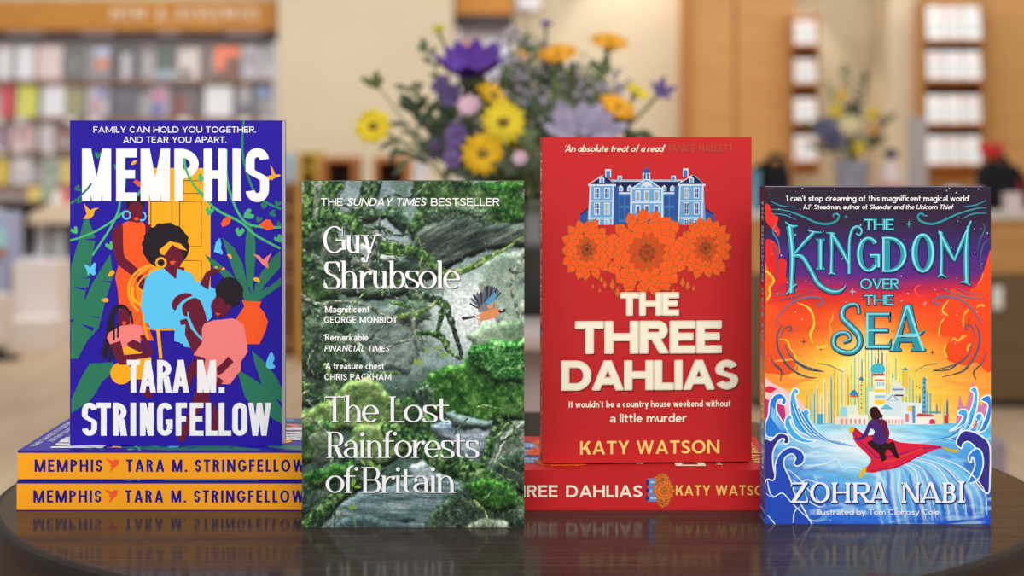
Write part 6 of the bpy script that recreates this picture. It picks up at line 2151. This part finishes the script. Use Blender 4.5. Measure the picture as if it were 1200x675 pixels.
FL = [(437, 148, 2.33, 22, (-.1, -1, .15), YEL, 'yellow flower with five broad petals, farthest left in the bouquet', mo(-.04), dict(n=9, wid=.72, layers=2, curl=-.1, up=.15, disc=.16)),
      (590, 143, 2.30, 28, (.05, -1, .25), YEL, 'bright yellow daisy facing forward, upper of the two in the bouquet middle', mo(-.01, -.03), dict(n=13, wid=.4)),
      (566, 180, 2.28, 27, (-.05, -1, .05), YELD, 'deep yellow daisy facing forward, just above the green book', mo(-.02, -.04), dict(n=13, wid=.42)),
      (603, 178, 2.36, 22, (.3, -.7, -.5), YELD, 'deep yellow daisy half hidden right of the lower facing daisy', mo(0, -.02), dict(n=12, wid=.42)),
      (578, 112, 2.34, 27, (.62, -.45, .62), YELD, 'tilted golden daisy just under the purple lily', mo(-.02), dict(n=16, wid=.3, curl=-.2, up=.2)),
      (653, 66, 2.42, 26, (-.1, -.55, 1), ORG, 'orange daisy seen from the side, left of the other high one', mo(.01), dict(n=18, wid=.28, curl=-.45, up=.62, layers=3)),
      (714, 52, 2.44, 24, (.12, -.55, 1), ORG, 'golden orange daisy seen from the side, topmost at the right', mo(.04), dict(n=18, wid=.28, curl=-.45, up=.62, layers=3)),
      (722, 128, 2.36, 25, (.4, -.6, .8), ORG, 'orange daisy tilted right, just above the red book', mo(.05), dict(n=18, wid=.28, curl=-.45, up=.62, layers=3)),
      (746, 109, 2.40, 17, (.45, -.4, .75), YEL, 'small lemon yellow flower at the right of the bouquet', mo(.05, .01), dict(n=10, wid=.5, curl=-.1, up=.3)),
      (774, 108, 2.42, 17, (.3, -.7, .5), PURM, 'small violet flower farthest right in the bouquet', mo(.05, .02), dict(n=5, wid=.6, layers=1, curl=.1, up=.5, disc=.12, dm=PUR)),
      (640, 30, 2.5, 8, (0, -.6, .6), PURM, 'tiny violet bud highest above the left orange daisy', mo(.01, .03), dict(n=5, wid=.6, layers=1, up=.8, disc=.3, dm=PURM)),
      (553, 86, 2.34, 48, (-.05, -.42, .9), PUR, 'large deep purple lily open at the top of the bouquet', mo(-.02, -.01), dict(n=6, wid=.62, layers=2, curl=.15, up=.42, disc=.14, dm=PUR)),
      (684, 160, 2.28, 50, (.05, -.62, .75), LAV, 'large pale lavender bloom just behind the red book', mo(.03, -.03), dict(n=6, wid=.68, layers=2, curl=.05, up=.32, disc=.16, dm=LAV)),
      (551, 129, 2.32, 15, (-.1, -.8, .5), PNK, 'small pale pink rosebud in the heart of the bouquet', mo(-.02, -.02), dict(n=8, wid=.7, layers=3, curl=.2, up=.7, disc=.3, dm=PNK)),
      (516, 98, 2.40, 16, (-.5, -.6, .5), PURM, 'violet floret left under the purple lily', mo(-.03, .01), dict(n=6, wid=.5, layers=2, disc=.2, dm=PURM)),
      (528, 112, 2.36, 17, (-.3, -.8, .3), PURM, 'violet floret lower left under the purple lily, beside the rosebud', mo(-.03, 0), dict(n=6, wid=.5, layers=2, disc=.2, dm=PURM)),
      (534, 158, 2.33, 19, (-.4, -.8, .3), PURM, 'violet floret left of the deep yellow daisy', mo(-.03, -.02), dict(n=6, wid=.5, layers=2, disc=.2, dm=PURM)),
      (506, 174, 2.36, 16, (-.6, -.7, .3), PURM, 'violet floret lowest at the left of the bouquet', mo(-.04, -.01), dict(n=6, wid=.5, layers=2, disc=.2, dm=PURM)),
      (530, 186, 2.30, 15, (-.2, -.9, .2), PURM, 'violet floret just above the top edge of the green book', mo(-.03, -.03), dict(n=6, wid=.5, layers=2, disc=.2, dm=PURM)),
      (514, 37, 2.44, 8, (0, -.6, .6), BUD, 'small yellow-green bud highest at the left of the bouquet', mo(-.03, .02), dict(n=6, wid=.6, layers=2, up=.8, disc=.5, dm=BUD)),
      (609, 186, 2.26, 10, (.1, -.9, .3), PNK, 'tiny pale floret beside the top left corner of the red book', mo(0, -.05), dict(n=6, wid=.6, layers=2, up=.4, disc=.3, dm=PNK)),
      (610, 66, 2.46, 8, (0, -.8, .5), ORG, 'tiny orange floret right of the purple lily', mo(0, .02), dict(n=6, wid=.6, layers=2, up=.4, disc=.3, dm=ORG))]
for px, py, D, r, nr, pm, lab, mth, kw in FL:
    flower(px, py, D, r, nr, pm, lab, mth, **kw)


def sprig(label, mouth, tip, D, nleaf, L, W, lm, bend=(0, 0), group='green sprigs in the dark vase', seed=0, first=.35, sr=.0014, name='leafy_sprig'):
    root = thing(name, label, 'sprig', mouth, group)
    e = P(tip[0], tip[1], D) - Vector(mouth)
    rg = random.Random(seed)
    st = catmull([(0, 0, -.03), (e.x * .3 + bend[0], e.y * .4, e.z * .4), (e.x * .75 + bend[0] * .6, e.y * .8, e.z * .78 + bend[1]), tuple(e)], False, 8)
    MB().tube(st, [sr * (1 - .5 * i / len(st)) for i in range(len(st))], 6).build('stem', STEM, root)
    mb = MB()
    for k in range(nleaf):
        i = min(len(st) - 2, int(len(st) * (first + (1 - first) * k / nleaf)))
        d = Vector(st[i + 1]) - Vector(st[i])
        sd = Vector((1 if k % 2 else -1, rg.uniform(-.6, .6), rg.uniform(.1, .7)))
        leaf(mb, st[i], d.normalized() * .7 + sd, L * rg.uniform(.75, 1.15), W * rg.uniform(.8, 1.1), (rg.uniform(-.4, .4), -1, .4))
    leaf(mb, st[-1], Vector(st[-1]) - Vector(st[-3]), L, W)
    mb.build('leaves', lm, root)
    return root


SP = [('leafy sprig rising highest at the left with few leaves', mo(-.04), (436, 98), 2.38, 4, .017, .009, LEAF, (-.04, .02), .72), ('leafy sprig beside the tallest left sprig, nearer the middle', mo(-.03), (476, 104), 2.38, 5, .015, .008, LEAF, (-.02, .02), .65),
      ('slim sprig with paired leaves below the yellow-green bud', mo(-.03, .01), (500, 58), 2.42, 7, .017, .009, LEAF, (-.01, 0), .6), ('long narrow leaves reaching down left over the orange case', mo(-.05, -.02), (466, 168), 2.34, 5, .03, .007, LEAFD, (-.02, .04), .5),
      ('dark leaves spread low at the left above the green book', mo(-.05, -.03), (478, 186), 2.30, 6, .03, .008, LEAFD, (-.02, .02), .3), ('bushy sprig behind the violet florets at the left', mo(-.03, .0), (488, 128), 2.40, 12, .03, .014, LEAFD, (0, .0), .3),
      ('bushy sprig in the middle left of the bouquet', mo(-.02, .01), (530, 130), 2.42, 14, .032, .016, LEAFD, (0, 0), .2), ('bushy sprig behind the two facing daisies', mo(-.01, .02), (560, 120), 2.44, 14, .034, .016, LEAFD, (0, 0), .15),
      ('bushy sprig behind the upper yellow daisy', mo(0, .02), (598, 100), 2.44, 14, .03, .014, LEAF, (0, 0), .2), ('tall sprig just right of the purple lily', mo(0, .03), (618, 60), 2.48, 12, .028, .012, LEAF, (0, 0), .3),
      ('tall sprig under the left side-on orange daisy', mo(.01, .02), (640, 90), 2.46, 13, .03, .013, LEAFD, (0, 0), .25), ('tall sprig in the centre of the bouquet right half', mo(.02, .02), (668, 96), 2.46, 13, .03, .012, LEAF, (0, 0), .3),
      ('leafy sprig under the topmost orange daisy', mo(.04, .01), (706, 84), 2.44, 9, .026, .012, LEAF, (.0, 0), .5), ('leafy sprig right of the lavender bloom', mo(.05, 0), (722, 148), 2.36, 9, .026, .014, LEAFD, (0, .01), .3),
      ('dark leaves low at the right behind the red book top', mo(.06, -.01), (752, 160), 2.34, 7, .026, .012, LEAFD, (.0, .02), .3), ('dark leaves filling the low middle behind both books', mo(0, -.03), (606, 196), 2.28, 12, .036, .02, LEAFD, (0, .01), .1),
      ('dark leaves filling the low left behind the green book', mo(-.02, -.03), (560, 204), 2.30, 12, .036, .02, LEAFD, (-.01, .01), .1), ('dark leaves low right beneath the lavender bloom', mo(.03, -.02), (650, 170), 2.34, 12, .034, .018, LEAFD, (0, .01), .1),
      ('dark bushy sprig left of the lower facing daisy', mo(-.03, -.01), (512, 152), 2.38, 15, .032, .018, LEAFD, (0, 0), .1), ('dark bushy sprig just above the green book right corner', mo(-.01, -.02), (540, 176), 2.34, 15, .032, .018, LEAFD, (0, 0), .1),
      ('dark bushy sprig under the purple lily', mo(-.01, 0), (556, 106), 2.40, 15, .03, .016, LEAFD, (0, 0), .25), ('dark bushy sprig behind the tilted right orange daisy', mo(.03, 0), (700, 130), 2.42, 14, .03, .014, LEAFD, (0, 0), .2),
      ('dark leaves between upper daisy and lavender bloom', mo(.01, -.01), (628, 140), 2.38, 13, .034, .018, LEAFD, (0, 0), .15)]
for k, (lab, mth, tip, D, n, L, W, lm, bd, fs) in enumerate(SP):
    sprig(lab, mth, tip, D, n, L, W, lm, bd, seed=k, first=fs)


def filler(label, mouth, tips, D, group, seed, r=.0035, n=26):
    root = thing('filler_sprig', label, 'sprig', mouth, group)
    rg = random.Random(seed)
    ms, mf = MB(), MB()
    for tx, ty in tips:
        e = P(tx, ty, D + rg.uniform(-.03, .03)) - Vector(mouth)
        st = catmull([(0, 0, -.03), (e.x * .4, e.y * .4, e.z * .5), tuple(e)], False, 6)
        ms.tube(st, .001, 5)
        for k in range(n):
            s = Vector(st[int(len(st) * rg.uniform(.55, .99))])
            q = s + Vector((rg.gauss(0, .011), rg.gauss(0, .011), rg.gauss(0, .012)))
            mf.ball(q, r * rg.uniform(.6, 1.2), sub=1, jitter=.25, seed=k)
            ms.tube([s, q], .0005, 4)
    ms.build('stem', STEM, root)
    o = mf.build('blossoms', GREYF, root)
    o['kind'] = 'stuff'
    return root


filler('grey-lilac filler sprays between purple lily and left orange daisy', mo(.0, .02), [(604, 62), (622, 78), (634, 50), (612, 94), (642, 96)], 2.46, 'filler sprays in the dark vase', 1)
filler('grey-lilac filler sprays between the two high orange daisies', mo(.02, .02), [(664, 84), (680, 74), (692, 90), (672, 104), (698, 112)], 2.46, 'filler sprays in the dark vase', 2)
filler('grey-lilac filler sprays low around the pale rosebud', mo(-.02, .0), [(540, 140), (560, 140), (600, 116), (576, 150)], 2.36, 'filler sprays in the dark vase', 3)
filler('grey-lilac filler sprays behind the tilted right orange daisy', mo(.04, .02), [(700, 96), (712, 104), (690, 118), (724, 100), (680, 126)], 2.46, 'filler sprays in the dark vase', 4, r=.0045)
filler('grey-lilac filler sprays in the bouquet centre above the upper yellow daisy', mo(.0, .01), [(612, 112), (630, 118), (650, 112), (622, 132), (646, 134)], 2.42, 'filler sprays in the dark vase', 5, r=.0045)
filler('grey-lilac filler sprays highest behind the purple lily', mo(-.01, .03), [(596, 44), (618, 36), (584, 56), (600, 74)], 2.5, 'filler sprays in the dark vase', 6, r=.004)

# ---- right: counter, its objects, small bouquet
DC = 6.8
t = thing('sales_counter', 'oak sales counter with dark brown lower front at the right', 'counter', (X(1070, DC), DC + .3, 0))
cx0, cx1 = X(878, DC), X(1290, DC)
BRN = mat('dark_brown_laminate', (116, 92, 64), .5, .25, wood=((104, 82, 58), 3, (1, 1, 8)))
CTOP = mat('grey_white_counter', (212, 204, 196), .35, .3)
at0(MB().box(cx0, DC - .02, Z(257, DC), cx1, DC + .6, Z(247, DC), bev=.003), 'worktop', CTOP, t)
at0(MB().box(cx0 + .01, DC, Z(320, DC), cx1 - .01, DC + .58, Z(257, DC)), 'front_panel', OAK, t)
at0(MB().box(cx0 + .01, DC + .004, .03, cx1 - .01, DC + .58, Z(320, DC)), 'lower_panel', BRN, t)
at0(MB().box(cx0 + .02, DC + .03, 0, cx1 - .02, DC + .56, .03), 'plinth', DKW, t)
o = at0(MB().box(X(1163, DC), DC + .001, Z(362, DC), X(1175, DC), DC + .004, Z(336, DC)), 'price_label', TICKM, t)
CZ = Z(247, DC)
BLK = mat('black_cloth', (34, 34, 38), .8, .15, noise=(12, .3))


def bag(label, px, D, w, h, d, handle, strap=None):
    root = thing('black_bag', label, 'bag', (X(px, D), D, CZ))
    mb = MB().box(-w / 2, -d / 2, 0, w / 2, d / 2, h, bev=min(w, d, h) * .3, seg=4)
    for v_ in mb.bm.verts:
        v_.co.x *= 1 - .22 * v_.co.z / h + .05 * math.sin(v_.co.z * 60)
    mb.build('body', BLK, root)
    st = [(handle * math.cos(a) + .01, 0, h * .95 + handle * 1.2 * math.sin(a)) for a in np.linspace(0, PI, 14)]
    MB().tube(st, .013, 8).build('handle', BLK, root)
    if strap:
        MB().tube(catmull(strap, False, 6), .012, 8).build('strap', BLK, root)
    return root


bag('black soft bag on the counter between the red book and the small bouquet', 906, 6.95, .135, .17, .1, .03, [(-.02, -.04, .17), (-.07, -.05, .15), (-.1, -.05, .1), (-.105, -.05, .02)])
bag('black soft bag at the right end with a red toy on top', 1168, 6.95, .16, .175, .12, .025, [(.05, -.05, .16), (.085, -.06, .1), (.095, -.06, .01)])
REDM = mat('red_plush', (206, 62, 56), .9, .1, noise=(60, .2))
t = thing('soft_toy', 'round red soft toy sitting on the right black bag', 'toy', (X(1163, 6.9), 6.92, CZ + .185))
MB().ball((0, 0, .03), .036, 1.1, 1, .85, sub=3, jitter=.02).build('body', REDM, t)
for s in (-1, 1):
    MB().ball((s * .034, 0, .045), .018, .8, .6, 1, sub=2).build('ear', REDM, t)
for px, py, wpx, rgb, lab in ((1143, 222, 22, (226, 190, 190), 'pale pink box on the counter left of the right black bag'), (1118, 219, 14, (234, 230, 230), 'small white box on the counter beside the pale pink box'), (1188, 226, 20, (226, 206, 206), 'pinkish box at the right end of the counter'), (886, 200, 9, (110, 160, 190), 'narrow blue box on the counter beside the red book'), (1198, 205, 14, (206, 60, 60), 'red box at the right edge behind the pinkish one')):
    D = 6.84 if rgb != (206, 60, 60) else 7.1
    w = wpx * D / F
    h = Z(py, D) - CZ
    b = thing('carton', lab, 'box', (X(px, D), D + w / 2, CZ), 'small boxes on the counter')
    mm = mat('carton_%d_%d_%d' % rgb, rgb, .6, .2)
    MB().box(-w / 2, -w / 2, 0, w / 2, w / 2, h * .8, bev=.002).build('box_body', mm, b)
    MB().box(-w / 2 - .001, -w / 2 - .001, h * .8, w / 2 + .001, w / 2 + .001, h, bev=.002).build('box_lid', mm, b)
# pump bottle and sign board
b = thing('bottle', 'pale bottle with dark blue cap between small bouquet and grey board', 'bottle', (X(1044, 6.9), 6.9, CZ))
hb = Z(186, 6.9) - CZ
MB().lathe([(0, 0), (.036, 0), (.04, .006), (.04, hb * .7), (.022, hb * .92), (.014, hb), (0, hb)], n=28).build('body', mat('pale_pink_plastic', (232, 214, 214), .4, .3), b)
MB().lathe([(.0405, hb * .2), (.0405, hb * .55)], n=28).build('paper_label', mat('salmon_paper', (222, 160, 150), .6), b)
MB().ball((0, 0, hb + .018), .028, 1, 1, .72, sub=3).build('cap', mat('navy_plastic', (62, 66, 96), .4, .3), b)
b = thing('sign_board', 'tall plain grey board standing on the counter before the leaflet rack', 'board', (X(1076, 7.0), 7.0, CZ))
hb = Z(137, 7.0) - CZ
MB().box(-.036, -.006, .02, .036, .006, hb, bev=.002, rot=(-.05, 'X', Vector((0, 0, 0)))).build('panel', mat('grey_card', (184, 176, 176), .6, .2), b)
MB().box(-.05, -.04, 0, .05, .04, .022, bev=.004).build('base', mat('mid_grey_plastic', (150, 146, 152), .5), b)

DS = 6.9
sx = X(998, DS)
v = thing('vase', 'grey tapered vase with the small bouquet on the counter', 'vase', (sx, DS, CZ))
hv = Z(188, DS) - CZ
VG = mat('ribbed_grey_glaze', (150, 150, 164), .4, .3, noise=(20, .15))
MB().lathe([(0, 0), (.048, 0), (.05, .004), (.052, .03), (.062, hv * .8), (.07, hv), (.064, hv), (.056, hv * .8), (.046, .03), (0, .02)], n=24).build('body', VG, v)
MB().lathe([(.0705, hv - .008), (.073, hv - .004), (.0705, hv), (.064, hv)], n=24).build('rim', VG, v)
SM = (sx, DS, CZ + hv - .01)
BLUEF = mat('dusky_blue_petal', (98, 100, 128), .7, .15, noise=(40, .25))
CRF = mat('cream_petal', (226, 214, 168), .7, .15, noise=(40, .15))
for px, py, r, nr, pm, lab, n_ in ((979, 130, 9, (-.3, -.9, .3), YEL, 'small yellow bloom at the left of the small bouquet', 12), (986, 112, 8, (-.2, -.8, .5), YELD, 'small dull gold bloom highest in the small bouquet', 12), (1022, 133, 9, (.3, -.9, .3), YEL, 'small yellow bloom at the right of the small bouquet', 12),
                                   (1024, 152, 7, (.4, -.9, .1), ORG, 'small orange-gold bloom low right in the small bouquet', 12), (1007, 174, 8, (0, -1, 0), YEL, 'small yellow bloom lowest, over the grey vase rim', 12), (995, 146, 15, (0, -.9, .4), CRF, 'cream bloom in the middle of the small bouquet', 9),
                                   (968, 150, 17, (-.5, -.8, .3), BLUEF, 'dusky blue bloom at the left of the small bouquet', 7), (978, 163, 16, (-.2, -.9, .1), BLUEF, 'dusky blue bloom lower left in the small bouquet, nearer the vase', 7)):
    flower(px, py, DS - .04, r, nr, pm, lab, SM, n=n_, wid=.5, disc=.25, group='flowers in the grey vase', stem_r=.0025, leaves=0, dm=DISC if pm in (YEL, YELD, ORG) else pm)
for k, (lab, tip, n_, L, W, lm, fs) in enumerate((('green sprig highest left in the small bouquet', (990, 84), 10, .04, .014, LEAF, .3), ('green sprig highest right in the small bouquet', (1012, 92), 12, .04, .014, LEAFD, .25), ('leafy sprig reaching far left in the small bouquet', (950, 148), 8, .04, .016, LEAF, .3), ('leafy sprig low left over the vase rim', (956, 172), 7, .04, .018, LEAFD, .3),
                                                  ('leafy sprig reaching far right in the small bouquet', (1040, 140), 10, .04, .016, LEAFD, .3), ('dark leafy sprig low right over the vase rim', (1030, 166), 9, .04, .02, LEAFD, .3), ('dark leaves in the heart of the small bouquet', (1000, 128), 14, .045, .02, LEAFD, .2), ('slim grassy sprig left of the highest green sprig', (972, 104), 7, .04, .010, LEAF, .4))):
    sprig(lab, SM, tip, DS, n_, L, W, lm, group='green sprigs in the grey vase', seed=40 + k, first=fs, sr=.002)

# ---- leaflet racks on the oak panels
def leaflet_rack(label, px0, px1, tiers, D, back, n, rgbs, gl):
    x0, x1 = X(px0, D), X(px1, D)
    root = thing('leaflet_rack', label, 'rack', ((x0 + x1) / 2, D, Z(tiers[-1][1], D)))
    z_lo, z_hi = Z(tiers[-1][1], D) - .09, Z(tiers[0][0], D) + .02
    at0(MB().box(x0, back - .02, z_lo, x1, back, z_hi, bev=.003), 'back_board', OAK_EDGE, root)
    for xa in (x0, x1 - .006):
        at0(MB().box(xa, D + .04, z_lo, xa + .006, back - .02, z_hi), 'side_board', OAK, root)
    for (ya, yb) in tiers:
        at0(MB().box(x0 + .012, D, Z(yb, D) - .03, x1 - .012, back - .02, Z(yb, D) - .012), 'shelf', OAK_EDGE, root)
    for ti, (ya, yb) in enumerate(tiers):
        for k in range(n):
            w = (x1 - x0 - .03) / n
            xc = x0 + .015 + w * (k + .5)
            h = Z(ya, D) - Z(yb, D)
            rgb = rgbs[(k + ti) % len(rgbs)]
            lf = thing('leaflet', '', 'leaflet', (xc, D + .02, Z(yb, D) - .012), gl)
            lf['label'] = '%s leaflet stack %s tier of the %s' % (('white', 'creamy white', 'pale pinkish')[(k + ti) % len(rgbs) % 3] if n == 1 else ('left', 'middle', 'right')[k] + ' white', ('on the top', 'on the second', 'on the third', 'on the bottom')[ti], 'left narrow rack' if n == 1 else 'wide right rack')
            rot = (-.22, 'X', Vector((0, 0, 0)))
            MB().box(-w * .46, 0, 0, w * .46, .018, h, rot=rot).build('sheets', mat('leaflet_%d_%d_%d' % rgb, rgb, .6, .2), lf)
            MB().box(-w * .4, -.001, h * .72, w * .4, 0, h * .78, rot=rot).build('printed_band', mat('leaflet_band', (214, 170, 160), .6), lf)
            MB().box(-w * .3, -.001, h * .2, w * .3, 0, h * .5, rot=rot).build('printed_block', mat('leaflet_block', (206, 214, 216), .6), lf)
    return root


leaflet_rack('narrow oak leaflet rack on the panel left of the small bouquet', 928, 962, ((20, 49), (66, 94), (112, 140), (156, 186)), 10.9, 11.1, 1, ((240, 238, 238), (234, 230, 228)), 'leaflets in the narrow left rack')
leaflet_rack('wide oak leaflet rack on the right wall with four tiers', 1084, 1155, ((3, 43), (56, 90), (108, 141), (156, 189)), 10.3, 10.6, 3, ((240, 240, 240), (232, 228, 226), (236, 240, 240)), 'leaflets in the wide right rack')

# grey carton on the floor behind the colourful book
b = thing('carton', 'low purplish grey box on the floor right of the colourful book', 'box', (X(1150, 5.25), 5.35, 0))
MB().box(-.07, -.1, 0, .07, .1, .1, bev=.003).build('box_body', mat('purple_grey_card', (148, 138, 150), .7), b)
MB().box(-.072, -.102, .1, .072, .102, .125, bev=.003).build('box_lid', mat('purple_grey_card', (148, 138, 150), .7), b)
